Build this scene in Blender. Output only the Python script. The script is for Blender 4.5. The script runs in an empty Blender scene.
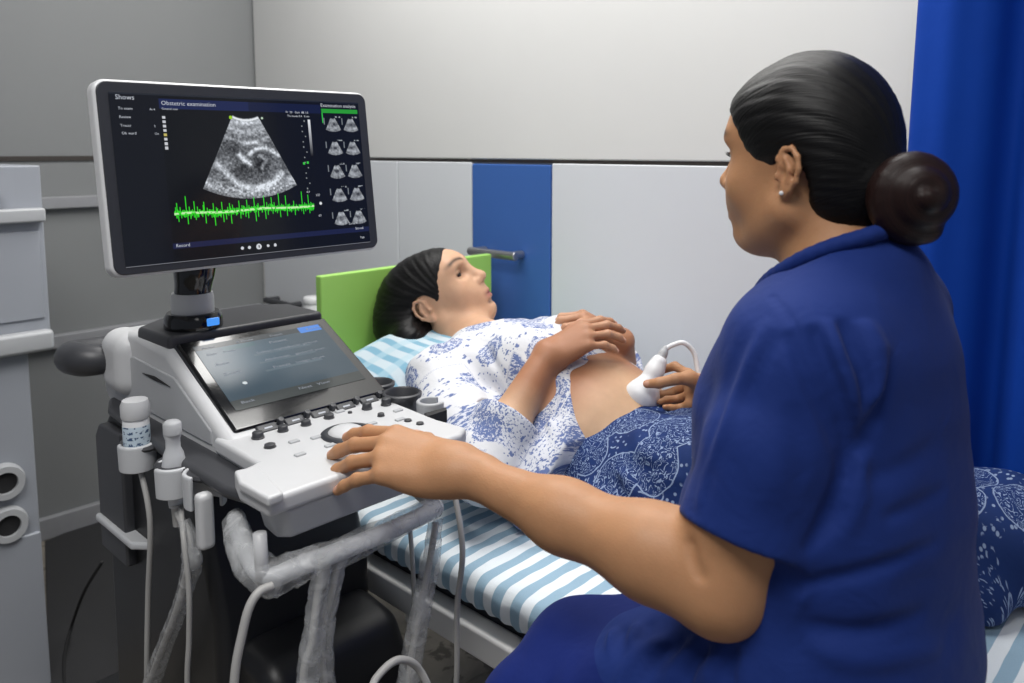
# Ultrasound examination room: built entirely from code.
import bpy, bmesh, math, random
import numpy as np
from mathutils import Vector, Matrix
random.seed(7); RNG = np.random.RandomState(7)
SC = bpy.context.scene
COL = SC.collection

# ------------------------------------------------------------------ camera numbers (1024 x 683 frame)
ZC, FOC, PX, PY = 1.32, 800.0, 512.0, 241.0
TH = math.atan(91 / 800.0)
CUP = np.array([0, math.sin(TH), math.cos(TH)]); CFW = np.array([0, math.cos(TH), -math.sin(TH)])
EYE = np.array([0, 0, ZC])
def ray(px, py): return np.array([1.0, 0, 0]) * (px - PX) / FOC - CUP * (py - PY) / FOC + CFW
def at(px, py, Y):            # the point of the room at distance Y in front of the camera seen at that pixel
    r = ray(px, py); return EYE + r * (Y / r[1])
def atz(px, py, z):           # the same on a horizontal plane
    r = ray(px, py); return EYE + r * ((z - ZC) / r[2])
def atp(px, py, p0, n):       # the same on any plane
    r = ray(px, py); n = np.array(n, float); return EYE + r * (((np.array(p0) - EYE) @ n) / (r @ n))

# ------------------------------------------------------------------ objects
def link(o, parent=None):
    COL.objects.link(o)
    if parent is not None: o.parent = parent
    return o
def thing(name, label, cat, loc=(0, 0, 0), rotz=0.0, group=None):
    o = bpy.data.objects.new(name, None); link(o)
    o.empty_display_size = .05
    o.location = loc; o.rotation_euler = (0, 0, rotz)
    o['label'] = label; o['category'] = cat
    if group: o['group'] = group
    return o
def tag(o, label, cat, group=None):
    o['label'] = label; o['category'] = cat
    if group: o['group'] = group
    return o
def inv_of(e):
    """matrix from the room to an empty's own space"""
    m = Matrix.Translation(e.location) @ Matrix.Rotation(e.rotation_euler[2], 4, 'Z')
    return np.array(m.inverted())
def to_local(V, e):
    m = inv_of(e); return V @ m[:3, :3].T + m[:3, 3]
def to_world(V, e):
    m = np.array(Matrix.Translation(e.location) @ Matrix.Rotation(e.rotation_euler[2], 4, 'Z'))
    return np.asarray(V) @ m[:3, :3].T + m[:3, 3]

def mesh_np(name, V, F, mat, parent=None, smooth=True, colors=None, uv=None, world=False):
    """one mesh object out of arrays; F is (n,4) or (n,3)"""
    V = np.asarray(V, float); F = np.asarray(F, np.int32)
    if world and parent is not None: V = to_local(V, parent)
    me = bpy.data.meshes.new(name)
    me.vertices.add(len(V)); me.vertices.foreach_set('co', V.astype(np.float32).ravel())
    k = F.shape[1]
    me.loops.add(F.size); me.loops.foreach_set('vertex_index', F.ravel())
    me.polygons.add(len(F)); me.polygons.foreach_set('loop_start', np.arange(0, F.size, k, dtype=np.int32))
    me.update(calc_edges=True)
    if smooth: me.polygons.foreach_set('use_smooth', np.ones(len(F), bool))
    if colors is not None:
        ca = me.color_attributes.new('tint', 'FLOAT_COLOR', 'POINT')
        c4 = np.ones((len(V), 4), np.float32); c4[:, :3] = colors
        ca.data.foreach_set('color', c4.ravel())
    if uv is not None:
        ul = me.uv_layers.new(name='flow')
        ul.data.foreach_set('uv', np.asarray(uv, np.float32)[F.ravel()].ravel())
    me.validate(); me.update()
    if mat is not None: me.materials.append(mat)
    o = bpy.data.objects.new(name, me)
    return link(o, parent)

def obj_bm(name, bm, mat, parent=None, smooth=False, bevel=0.0, seg=3, angle=35):
    bmesh.ops.recalc_face_normals(bm, faces=bm.faces)
    me = bpy.data.meshes.new(name); bm.to_mesh(me); bm.free()
    if smooth:
        for p in me.polygons: p.use_smooth = True
    for m in (mat if isinstance(mat, (list, tuple)) else [mat]):
        me.materials.append(m)
    o = bpy.data.objects.new(name, me); link(o, parent)
    if bevel > 0:
        b = o.modifiers.new('bevel', 'BEVEL'); b.width = bevel; b.segments = seg
        b.limit_method = 'ANGLE'; b.angle_limit = math.radians(angle); b.harden_normals = False
        for p in me.polygons: p.use_smooth = True
        w = o.modifiers.new('wn', 'WEIGHTED_NORMAL'); w.keep_sharp = True
    return o

def bm_box(bm, c, s, R=None):
    vs = []
    for dx in (-.5, .5):
        for dy in (-.5, .5):
            for dz in (-.5, .5):
                v = Vector((dx * s[0], dy * s[1], dz * s[2]))
                if R is not None: v = R @ v
                vs.append(bm.verts.new(v + Vector(c)))
    for f in ((0, 1, 3, 2), (4, 6, 7, 5), (0, 4, 5, 1), (2, 3, 7, 6), (0, 2, 6, 4), (1, 5, 7, 3)):
        bm.faces.new([vs[i] for i in f])
def box(name, lo, hi, mat, parent=None, bevel=.003, seg=2):
    bm = bmesh.new(); lo = np.array(lo); hi = np.array(hi)
    bm_box(bm, (lo + hi) / 2, hi - lo)
    return obj_bm(name, bm, mat, parent, bevel=bevel, seg=seg)
def prism(name, poly, axis, lo, hi, mat, parent=None, bevel=.004, seg=3, scale_lo=1.0, angle=35):
    """polygon extruded along an axis (0 x: poly is (y,z); 1 y: (x,z); 2 z: (x,y))"""
    bm = bmesh.new(); poly = np.array(poly, float); c = poly.mean(0)
    def P(q, t):
        if axis == 0: return (t, q[0], q[1])
        if axis == 1: return (q[0], t, q[1])
        return (q[0], q[1], t)
    a = [bm.verts.new(P(c + (q - c) * scale_lo, lo)) for q in poly]
    b = [bm.verts.new(P(q, hi)) for q in poly]
    n = len(poly)
    bm.faces.new(a); bm.faces.new(b)
    for i in range(n): bm.faces.new((a[i], a[(i + 1) % n], b[(i + 1) % n], b[i]))
    return obj_bm(name, bm, mat, parent, bevel=bevel, seg=seg, angle=angle)
def lathe(name, prof, mat, parent=None, c=(0, 0, 0), n=28, R=None, smooth=True, sx=1.0, sy=1.0):
    """profile [(r,z)...] turned about z, R is an optional 3x3"""
    V = []; F = []
    for r, z in prof:
        for k in range(n):
            t = 2 * math.pi * k / n; V.append((r * math.cos(t) * sx, r * math.sin(t) * sy, z))
    V = np.array(V); m = len(prof)
    for i in range(m - 1):
        for k in range(n):
            F.append((i * n + k, i * n + (k + 1) % n, (i + 1) * n + (k + 1) % n, (i + 1) * n + k))
    if R is not None: V = V @ np.array(R).T
    V = V + np.array(c)
    o = mesh_np(name, V, F, mat, parent, smooth=False)
    me = o.data; bm = bmesh.new(); bm.from_mesh(me)
    bmesh.ops.remove_doubles(bm, verts=bm.verts, dist=1e-6)
    bmesh.ops.recalc_face_normals(bm, faces=bm.faces)
    for f in bm.faces: f.smooth = smooth
    for e in bm.edges:
        if len(e.link_faces) == 2 and e.calc_face_angle(0) > math.radians(50): e.smooth = False
    bm.to_mesh(me); bm.free()
    return o
def spline(P, n=8, closed=False):
    """Catmull-Rom through points"""
    P = np.array(P, float); out = []
    m = len(P)
    for i in range(m if closed else m - 1):
        if closed: p0, p1, p2, p3 = P[i - 1], P[i], P[(i + 1) % m], P[(i + 2) % m]
        else: p0, p1, p2, p3 = P[max(i - 1, 0)], P[i], P[i + 1], P[min(i + 2, m - 1)]
        for k in range(n):
            t = k / n
            out.append(.5 * ((2 * p1) + (-p0 + p2) * t + (2 * p0 - 5 * p1 + 4 * p2 - p3) * t * t + (-p0 + 3 * p1 - 3 * p2 + p3) * t ** 3))
    if not closed: out.append(P[-1])
    return np.array(out)
def tube(name, P, r, mat, parent=None, n=10, sm=8, world=False, wob=0.0, flat=1.0):
    """round tube through points; r a number or one per point"""
    P = np.array(P, float)
    rr = np.full(len(P), r) if np.isscalar(r) else np.array(r, float)
    if sm > 1 and len(P) > 2:
        Q = spline(np.column_stack([P, rr]), sm); P, rr = Q[:, :3], Q[:, 3]
    T = np.gradient(P, axis=0); T /= np.linalg.norm(T, axis=1)[:, None] + 1e-12
    u = np.cross(T[0], [0.3, .2, 1]); u /= np.linalg.norm(u)
    V = []; F = []
    rs = np.random.RandomState(len(P))
    ph = np.cumsum(rs.randn(len(P), 3) * .6, axis=0)
    for i in range(len(P)):
        u = u - T[i] * (u @ T[i]); u /= np.linalg.norm(u); w = np.cross(T[i], u)
        for k in range(n):
            t = 2 * math.pi * k / n
            q = rr[i]
            if wob: q *= 1 + wob * (math.sin(3 * t + ph[i, 0]) * .5 + math.sin(5 * t + ph[i, 1]) * .35 + math.sin(2 * t + ph[i, 2]) * .5)
            V.append(P[i] + q * (math.cos(t) * u + flat * math.sin(t) * w))
    m = len(P)
    for i in range(m - 1):
        for k in range(n): F.append((i * n + k, i * n + (k + 1) % n, (i + 1) * n + (k + 1) % n, (i + 1) * n + k))
    V.append(P[0]); V.append(P[-1])
    F = [tuple(f) for f in F]
    a, b = len(V) - 2, len(V) - 1
    for k in range(n):
        F.append((a, (k + 1) % n, k, k)); F.append((b, (m - 1) * n + k, (m - 1) * n + (k + 1) % n, (m - 1) * n + (k + 1) % n))
    V = np.array(V)
    if world and parent is not None: V = to_local(V, parent)
    bm = bmesh.new(); vs = [bm.verts.new(v) for v in V]
    for f in F:
        f = list(dict.fromkeys(f)); bm.faces.new([vs[i] for i in f])
    return obj_bm(name, bm, mat, parent, smooth=True)

# ------------------------------------------------------------------ signed-distance modelling (bodies, cloth, hair, cushions)
class Prim:
    __slots__ = ('f', 'lo', 'hi', 'op', 'k')
    def __init__(s, f, lo, hi, op='u', k=.01): s.f, s.lo, s.hi, s.op, s.k = f, np.array(lo, float), np.array(hi, float), op, k
def nrm(v): v = np.array(v, float); return v / np.linalg.norm(v)
def capsule(a, b, r1, r2=None, op='u', k=.012):
    a = np.array(a, float); b = np.array(b, float); r2 = r1 if r2 is None else r2
    ba = b - a; L2 = ba @ ba + 1e-12
    def f(P):
        t = np.clip((P - a) @ ba / L2, 0, 1)
        d = P - a - t[:, None] * ba
        return np.sqrt(np.einsum('ij,ij->i', d, d)) - (r1 + (r2 - r1) * t)
    r = max(r1, r2); return Prim(f, np.minimum(a, b) - r, np.maximum(a, b) + r, op, k)
def ell(c, r, R=None, op='u', k=.012):
    """ellipsoid; rows of R are its own axes in the room"""
    c = np.array(c, float); r = np.array(r, float); R = np.eye(3) if R is None else np.array(R, float)
    def f(P):
        q = (P - c) @ R.T
        k0 = np.sqrt(((q / r) ** 2).sum(1)); k1 = np.sqrt(((q / (r * r)) ** 2).sum(1)) + 1e-9
        return np.where(k0 < 1e-3, -r.min(), k0 * (k0 - 1) / k1)
    e = np.sqrt(((R * r[:, None]) ** 2).sum(0))
    return Prim(f, c - e, c + e, op, k)
def rbox(c, h, r, R=None, op='u', k=.008):
    c = np.array(c, float); h = np.array(h, float); R = np.eye(3) if R is None else np.array(R, float)
    def f(P):
        q = np.abs((P - c) @ R.T) - (h - r)
        return np.sqrt((np.maximum(q, 0) ** 2).sum(1)) + np.minimum(q.max(1), 0) - r
    e = (np.abs(R) * h[:, None]).sum(0)
    return Prim(f, c - e, c + e, op, k)
def fold(pts, amp, w, taper=False):
    """raised (amp > 0) or sunk crease along a line of points"""
    pts = np.array(pts, float)
    n = len(pts) - 1
    def f(P):
        m = np.full(len(P), 9.0); g = np.zeros(len(P))
        for i, (a, b) in enumerate(zip(pts[:-1], pts[1:])):
            ba = b - a; t = np.clip((P - a) @ ba / (ba @ ba + 1e-12), 0, 1)
            d = P - a - t[:, None] * ba; q = np.einsum('ij,ij->i', d, d); k = q < m
            m = np.where(k, q, m); g = np.where(k, (i + t) / n, g)
        tp_ = np.clip(np.minimum(g, 1 - g) * 3.2, 0, 1) if taper else 1.0
        return -amp * tp_ * np.exp(-m / (w * w))
    return Prim(f, pts.min(0) - 2.5 * w, pts.max(0) + 2.5 * w, 'add', 0)
def warp(fn, lo, hi): return Prim(fn, lo, hi, 'add', 0)
def cut(fn, lo, hi, k=.004): return Prim(fn, lo, hi, 's', k)       # takes away where fn < 0
def chain(pts, rad, op='u', k=.01):
    return [capsule(pts[i], pts[i + 1], rad[i], rad[i + 1], op, k) for i in range(len(pts) - 1)]
def smin(a, b, k):
    if k <= 1e-6: return np.minimum(a, b)
    h = np.maximum(k - np.abs(a - b), 0) / k
    return np.minimum(a, b) - h * h * k * .25
def group(prims, op='u', k=.003):
    """several prims merged first, then joined to the rest as one"""
    def f(P): return ev(prims, P, 1.0)
    lo = np.min([p.lo for p in prims if p.op == 'u'], axis=0); hi = np.max([p.hi for p in prims if p.op == 'u'], axis=0)
    return Prim(f, lo, hi, op, k)
def ev(prims, P, far=.25):
    d = np.full(len(P), far)
    lo, hi = P.min(0), P.max(0)
    for p in prims:
        mg = p.k + (.045 if p.op != 'add' else 0)
        l, h = p.lo - mg, p.hi + mg
        if (lo > h).any() or (hi < l).any(): continue
        m = ((P >= l) & (P <= h)).all(1)
        if not m.any(): continue
        full = m.all(); Q = P if full else P[m]
        v = p.f(Q); cur = d if full else d[m]
        if p.op == 'u': v = smin(cur, v, p.k)
        elif p.op == 's': v = -smin(-cur, v, p.k)
        elif p.op == 'i': v = -smin(-cur, -v, p.k)
        else: v = cur + v
        if full: d = v
        else: d[m] = v
    return d
def sdf_mesh(prims, lo, hi, h):
    """sparse surface nets: returns vertices and quads"""
    B = 8; lo = np.array(lo, float); hi = np.array(hi, float)
    nb = np.ceil((hi - lo) / (h * B)).astype(int)
    g = np.stack(np.meshgrid(*[np.arange(n) for n in nb], indexing='ij'), -1).reshape(-1, 3)
    C = lo + (g + .5) * h * B
    d = np.empty(len(C))
    key = (g // 4); order = np.lexsort((key[:, 2], key[:, 1], key[:, 0])); g = g[order]; C = C[order]
    for i in range(0, len(C), 4096): d[i:i + 4096] = ev(prims, C[i:i + 4096])
    g = g[np.abs(d) < h * B * .87 * 1.35 + .006]
    off = np.stack(np.meshgrid(*[np.arange(B + 1)] * 3, indexing='ij'), -1).reshape(-1, 3)
    vals = np.empty((len(g), B + 1, B + 1, B + 1), np.float32)
    for i in range(0, len(g), 48):
        P = lo + h * (g[i:i + 48, None, :] * B + off[None]).reshape(-1, 3)
        vals[i:i + 48] = ev(prims, P).reshape(-1, B + 1, B + 1, B + 1)
    ins = vals < 0
    cs = sum(ins[:, a:a + B, b:b + B, c:c + B].astype(np.int8) for a in (0, 1) for b in (0, 1) for c in (0, 1))
    bi, ci, cj, ck = np.nonzero((cs > 0) & (cs < 8))
    corners = [(a, b, c) for a in (0, 1) for b in (0, 1) for c in (0, 1)]
    cv = np.stack([vals[bi, ci + a, cj + b, ck + c] for a, b, c in corners], 1)
    co = np.array(corners, float)
    acc = np.zeros((len(bi), 3)); cnt = np.zeros(len(bi))
    for i in range(8):
        for j in range(i + 1, 8):
            if np.abs(co[i] - co[j]).sum() != 1: continue
            m = (cv[:, i] < 0) != (cv[:, j] < 0)
            t = cv[m, i] / (cv[m, i] - cv[m, j])
            acc[m] += co[i] + t[:, None] * (co[j] - co[i]); cnt[m] += 1
    G = g[bi] * B + np.stack([ci, cj, ck], 1)
    V = lo + h * (G + acc / cnt[:, None])
    NK = nb * B + 2
    k = (G[:, 0] * NK[1] + G[:, 1]) * NK[2] + G[:, 2]
    o = np.argsort(k); ks = k[o]
    def look(Gq):
        q = (Gq[:, 0] * NK[1] + Gq[:, 1]) * NK[2] + Gq[:, 2]
        p = np.clip(np.searchsorted(ks, q), 0, len(ks) - 1)
        return np.where(ks[p] == q, o[p], -1)
    Fs = []
    for ax in range(3):
        e = np.zeros(3, int); e[ax] = 1
        a = ins[:, :B, :B, :B]; b = ins[:, e[0]:e[0] + B, e[1]:e[1] + B, e[2]:e[2] + B]
        bi, i, j, kk = np.nonzero(a != b)
        Gc = g[bi] * B + np.stack([i, j, kk], 1)
        s = a[bi, i, j, kk]
        u = np.zeros(3, int); w = np.zeros(3, int); u[(ax + 1) % 3] = 1; w[(ax + 2) % 3] = 1
        q = np.stack([look(Gc - u - w), look(Gc - w), look(Gc), look(Gc - u)], 1)
        q[~s] = q[~s][:, ::-1]
        Fs.append(q[(q >= 0).all(1)])
    return V, np.concatenate(Fs)
def hit(prims, px, py, t0=.4, t1=2.4):
    """where the line of sight through a pixel first meets the modelled surface"""
    r = ray(px, py); t = t0
    for _ in range(120):
        d = ev(prims, (EYE + r * t)[None])[0]
        if d < .0008 or t > t1: break
        t += min(max(d * .7, .0008), .025)
    return EYE + r * t
def hits(prims, pxs, sub=4):
    """a line drawn on the modelled surface through the given pixels"""
    q = spline([(x, y, 0) for x, y in pxs], sub)
    r = np.array([ray(x, y) for x, y, _ in q]); t = np.full(len(q), .45)
    for _ in range(140):
        d = ev(prims, EYE + r * t[:, None]); t = t + np.where((d > .0006) & (t < 2.4), np.clip(d * .7, .0005, .025), 0)
    return EYE + r * t[:, None]
def sdf_obj(name, prims, mat, parent, h, color=None, uv=None, lo=None, hi=None, world=True, post=None):
    us = [p for p in prims if p.op == 'u']
    if lo is None: lo = np.min([p.lo for p in us], axis=0) - .02
    if hi is None: hi = np.max([p.hi for p in us], axis=0) + .02
    V, F = sdf_mesh(prims, lo, hi, h)
    if post is not None: V = post(V)
    return mesh_np(name, V, F, mat, parent, True, color(V) if color else None, uv(V) if uv else None, world=world)
def frame(f, up):
    """rows: forward, left, up"""
    f = nrm(f); u = np.array(up, float); u = nrm(u - f * (u @ f)); return np.array([f, np.cross(u, f), u])
def vnoise(P, s, seed=0):
    """cheap smooth noise from sines, about -1..1"""
    r = np.random.RandomState(seed); v = np.zeros(len(P))
    for i in range(5):
        k = nrm(r.randn(3)) * s * (0.7 + .6 * r.rand()); v += np.sin(P @ k * 2 * math.pi + r.rand() * 6.28)
    return v / 2.6
# ------------------------------------------------------------------ materials
def lin(r, g, b):
    f = lambda c: ((c / 255 + .055) / 1.055) ** 2.4 if c > 10.3 else c / 255 / 12.92
    return (f(r), f(g), f(b), 1)
class NT:
    def __init__(s, name, **kw):
        s.m = bpy.data.materials.new(name); s.m.use_nodes = True; s.t = s.m.node_tree; s.n = s.t.nodes; s.l = s.t.links
        s.p = s.n['Principled BSDF']
        for k, v in kw.items(): s.set(k.replace('_', ' '), v)
    def set(s, k, v):
        i = s.p.inputs[k]
        if isinstance(v, bpy.types.NodeSocket): s.l.new(v, i)
        else: i.default_value = v
    def node(s, typ, ins=None, **kw):
        n = s.n.new(typ)
        for k, v in kw.items(): setattr(n, k, v)
        for k, v in (ins or {}).items():
            if isinstance(v, bpy.types.NodeSocket): s.l.new(v, n.inputs[k])
            else: n.inputs[k].default_value = v
        return n
    def math(s, op, a, b=0.0, c=None, clamp=False):
        d = {0: a, 1: b}
        if c is not None: d[2] = c
        return s.node('ShaderNodeMath', d, operation=op, use_clamp=clamp).outputs[0]
    def mix(s, fac, a, b):
        n = s.node('ShaderNodeMix', data_type='RGBA')
        for k, v in ((0, fac), (6, a), (7, b)):
            if isinstance(v, bpy.types.NodeSocket): s.l.new(v, n.inputs[k])
            else: n.inputs[k].default_value = v
        return n.outputs[2]
    def ramp(s, v, lo, hi): # smooth 0..1
        return s.node('ShaderNodeMapRange', {0: v, 1: lo, 2: hi}, interpolation_type='SMOOTHSTEP').outputs[0]
    def coord(s, which='Object', scale=None):
        o = s.node('ShaderNodeTexCoord').outputs[which]
        if scale is not None:
            o = s.node('ShaderNodeMapping', {0: o, 3: scale}).outputs[0]
        return o
    def noise(s, v, scale, detail=2.0, rough=.5, dist=0.0):
        return s.node('ShaderNodeTexNoise', {'Vector': v, 'Scale': scale, 'Detail': detail, 'Roughness': rough, 'Distortion': dist}).outputs[0]
    def bump(s, h, strength=.3, dist=.01):
        b = s.node('ShaderNodeBump', {'Strength': strength, 'Distance': dist, 'Height': h}); s.set('Normal', b.outputs[0]); return b
def plain(name, rgb, rough=.5, metal=0.0, spec=.5, coat=0.0, var=.04, nscale=30, bump=0.0, bscale=200, trans=0.0, alpha=1.0):
    t = NT(name, Roughness=rough, Metallic=metal); t.set('Specular IOR Level', spec); t.set('Coat Weight', coat)
    co = t.coord(); nz = t.noise(co, nscale, 3)
    c = lin(*rgb); d = tuple(x * (1 - 2 * var) for x in c[:3]) + (1,); e = tuple(min(1, x * (1 + 2 * var)) for x in c[:3]) + (1,)
    t.set('Base Color', t.mix(nz, d, e))
    if bump: t.bump(t.noise(co, bscale, 2), bump, .002)
    if trans: t.set('Transmission Weight', trans)
    if alpha < 1: t.set('Alpha', alpha)
    return t.m
M = {}
M['white_plastic'] = plain('white_plastic', (200, 201, 203), .38, var=.015)
M['grey_plastic'] = plain('grey_plastic', (176, 178, 181), .42, var=.02)
M['holder_plastic'] = plain('holder_plastic', (196, 198, 201), .4, var=.02)
M['dark_plastic'] = plain('dark_plastic', (58, 59, 63), .42, var=.04)
M['black_plastic'] = plain('black_plastic', (25, 26, 29), .42, var=.06, bump=.08, bscale=600)
M['black_gloss'] = plain('black_gloss', (13, 14, 17), .12, var=.02, coat=.3)
M['bezel'] = plain('bezel', (44, 46, 52), .4, var=.02)
M['monitor_shell'] = plain('monitor_shell', (205, 206, 208), .35, var=.01)
M['steel'] = plain('steel', (170, 170, 172), .28, metal=.9, var=.02)
M['white_metal'] = plain('white_metal', (232, 232, 230), .35, var=.02, nscale=8)
M['cable_grey'] = plain('cable_grey', (176, 175, 173), .45, var=.03)
M['cable_white'] = plain('cable_white', (226, 227, 229), .35, var=.01)
M['rubber'] = plain('rubber', (30, 30, 32), .7)
M['green_panel'] = plain('green_panel', (156, 206, 100), .45, var=.02, nscale=6)
M['blue_laminate'] = plain('blue_laminate', (60, 102, 174), .4, var=.02, nscale=5)
M['gap'] = plain('gap', (62, 57, 54), .8)
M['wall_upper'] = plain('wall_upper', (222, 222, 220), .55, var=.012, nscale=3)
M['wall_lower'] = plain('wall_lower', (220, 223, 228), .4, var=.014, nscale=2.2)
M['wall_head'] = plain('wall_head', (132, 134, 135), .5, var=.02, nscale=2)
M['ceiling'] = plain('ceiling', (220, 220, 218), .8)
M['skirting'] = plain('skirting', (148, 149, 153), .5)
M['cabinet'] = plain('cabinet', (156, 160, 168), .4, var=.02, nscale=4)
M['mat'] = plain('mat', (44, 44, 46), .6, var=.05)  # dark grey of the thin layer under the machine
def floor_layer():
    t = NT('floor_stone', Roughness=.35); co = t.coord()
    n = t.noise(co, 3.2, 6, .62, .8); n2 = t.noise(co, 11, 5, .6, 1.5)
    c = t.mix(t.ramp(n, .35, .65), lin(120, 115, 107), lin(156, 149, 138))
    c = t.mix(t.ramp(n2, .55, .62), c, lin(98, 92, 84))
    t.set('Base Color', c); return t.m
M['floor'] = floor_layer()
def screen_mat(name, strength, rough=.12):
    t = NT(name, Roughness=rough); t.set('Base Color', (.004, .004, .005, 1)); t.set('Specular IOR Level', .35)
    a = t.node('ShaderNodeAttribute', attribute_name='tint').outputs[0]
    t.set('Emission Color', a); t.set('Emission Strength', strength); return t.m
def glow(name, rgb, s):
    t = NT(name, Roughness=.4); t.set('Base Color', (.01, .01, .01, 1)); t.set('Emission Color', lin(*rgb)); t.set('Emission Strength', s)
    return t.m
M['screen'] = screen_mat('screen', 1.0); M['touch'] = screen_mat('touch', .8, .2)
M['text_white'] = glow('text_white', (205, 210, 220), .8); M['text_dim'] = glow('text_dim', (150, 160, 175), .6)
M['text_blue'] = glow('text_blue', (70, 150, 245), 1.0)
def stripes_mat():
    t = NT('striped_cotton', Roughness=.85); t.set('Specular IOR Level', .2)
    co = t.coord(); s = t.node('ShaderNodeSeparateXYZ', {0: co})
    wob = t.math('MULTIPLY', t.math('SUBTRACT', t.noise(co, 9, 2), .5), .0012)
    x = t.math('ADD', s.outputs[0], wob)
    fr = t.math('FRACT', t.math('MULTIPLY', x, 1 / .0385))
    tri = t.math('ABSOLUTE', t.math('SUBTRACT', fr, .5))
    st = t.ramp(tri, .235, .265)
    weave = t.noise(co, 900, 1)
    blue = t.mix(weave, lin(142, 172, 192), lin(160, 188, 206)); white = t.mix(weave, lin(222, 231, 237), lin(238, 244, 247))
    t.set('Base Color', t.mix(st, blue, white))
    t.bump(t.math('ADD', t.noise(co, 26, 3), t.math('MULTIPLY', weave, .12)), .28, .008); return t.m
M['stripes'] = stripes_mat()
def pillow_mat():
    t = NT('checked_cotton', Roughness=.85); t.set('Specular IOR Level', .2)
    co = t.coord(); s = t.node('ShaderNodeSeparateXYZ', {0: co})
    def band(o, per, w):
        fr = t.math('FRACT', t.math('MULTIPLY', o, 1 / per)); return t.ramp(t.math('ABSOLUTE', t.math('SUBTRACT', fr, .5)), w + .05, w - .05)
    a = band(s.outputs[1], .042, .22); b = band(s.outputs[0], .060, .16)
    c = t.mix(a, lin(194, 208, 216), lin(126, 170, 192)); c = t.mix(t.math('MULTIPLY', b, .55), c, lin(172, 200, 212))
    t.set('Base Color', c); t.bump(t.noise(co, 14, 3), .4, .012); return t.m
M['checks'] = pillow_mat()
def vor2(t, v, sc, rnd=1.0):
    n = t.node('ShaderNodeTexVoronoi', {'Vector': v, 'Scale': sc, 'Randomness': rnd}, voronoi_dimensions='2D'); return n
def floral_mat():
    t = NT('white_floral_cotton', Roughness=.85); t.set('Specular IOR Level', .2)
    uv = t.node('ShaderNodeUVMap', uv_map='flow').outputs[0]
    big = vor2(t, uv, 1 / .088, .75); d = big.outputs['Distance']
    rag = t.math('MULTIPLY', t.math('SUBTRACT', t.noise(uv, 95, 2), .5), .34)
    m1 = t.ramp(t.math('ADD', d, rag), .345, .31)
    ring = t.math('ABSOLUTE', t.math('SUBTRACT', t.math('FRACT', t.math('MULTIPLY', d, 6.5)), .5))
    lace = t.math('ADD', t.noise(uv, 270, 2, .6), t.math('MULTIPLY', ring, .34))
    f1 = t.math('MULTIPLY', m1, t.ramp(lace, .54, .62))
    small = vor2(t, uv, 1 / .034, .9); d2 = small.outputs['Distance']
    m2 = t.ramp(t.math('ADD', d2, t.math('MULTIPLY', t.math('SUBTRACT', t.noise(uv, 190, 2), .5), .5)), .13, .08)
    tiny = vor2(t, uv, 1 / .0095, .9); m3 = t.math('MULTIPLY', t.ramp(tiny.outputs['Distance'], .2, .12), t.ramp(t.noise(uv, 24, 2), .52, .58))
    # closely printed border bands
    sx = t.node('ShaderNodeSeparateXYZ', {0: uv})
    bd = t.math('MULTIPLY', t.ramp(sx.outputs[1], 1.0, 1.004), t.ramp(t.math('ADD', t.noise(uv, 230, 2, .6), t.math('MULTIPLY', t.math('SUBTRACT', .62, d), .22)), .56, .62))
    fac = t.math('MAXIMUM', t.math('MAXIMUM', f1, m2), t.math('MAXIMUM', m3, bd))
    hue = t.mix(t.noise(uv, 60, 1), lin(46, 72, 136), lin(92, 116, 170))
    wash = t.math('MULTIPLY', t.math('MAXIMUM', m1, t.math('MULTIPLY', t.ramp(sx.outputs[1], 1.0, 1.004), .6)), .20)
    base = t.mix(wash, lin(216, 217, 221), lin(146, 162, 202))
    t.set('Base Color', t.mix(t.math('MULTIPLY', fac, .88), base, hue))
    t.bump(t.noise(t.coord(), 60, 3), .25, .006); return t.m
M['floral'] = floral_mat()
def batik_mat():
    t = NT('navy_printed_cotton', Roughness=.8); t.set('Specular IOR Level', .25)
    uv = t.node('ShaderNodeUVMap', uv_map='flow').outputs[0]
    warp = t.node('ShaderNodeVectorMath', {0: uv, 1: t.node('ShaderNodeVectorMath', {0: t.node('ShaderNodeTexNoise', {'Vector': uv, 'Scale': 20.0}).outputs[1], 'Scale': .02}, operation='SCALE').outputs[0]}, operation='ADD').outputs[0]
    v = vor2(t, warp, 1 / .095, .7); d = v.outputs['Distance']
    m1 = t.ramp(d, .47, .455); rim = t.ramp(t.math('ABSOLUTE', t.math('SUBTRACT', d, .45)), .013, .006)
    nz = t.noise(uv, 62, 1.5, .5, .6)
    cont = t.math('ABSOLUTE', t.math('SUBTRACT', t.math('FRACT', t.math('ADD', t.math('MULTIPLY', nz, 9), t.math('MULTIPLY', d, 3))), .5))
    ln = t.math('MULTIPLY', t.ramp(cont, .17, .09), m1)
    ln = t.math('MULTIPLY', ln, t.ramp(t.noise(uv, 300, 1), .36, .50))
    dots = vor2(t, uv, 1 / .0125, .9); dm = t.math('MULTIPLY', t.ramp(dots.outputs['Distance'], .23, .13), t.math('SUBTRACT', 1, m1))
    dm = t.math('MULTIPLY', dm, t.ramp(t.noise(uv, 40, 2), .47, .55))
    spr = vor2(t, uv, 1 / .034, .9); sp = t.ramp(t.math('ABSOLUTE', t.math('SUBTRACT', spr.outputs['Distance'], .22)), .05, .02)
    sp = t.math('MULTIPLY', t.math('MULTIPLY', sp, t.math('SUBTRACT', 1, m1)), t.ramp(t.noise(uv, 120, 1), .5, .6))
    fac = t.math('MAXIMUM', t.math('MAXIMUM', ln, rim), t.math('MAXIMUM', dm, sp))
    base = t.mix(t.noise(uv, 14, 2), lin(15, 35, 82), lin(27, 55, 112))
    t.set('Base Color', t.mix(t.math('MULTIPLY', fac, .72), base, lin(160, 178, 208)))
    t.bump(t.noise(t.coord(), 70, 3), .2, .005); return t.m
M['batik'] = batik_mat()
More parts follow.
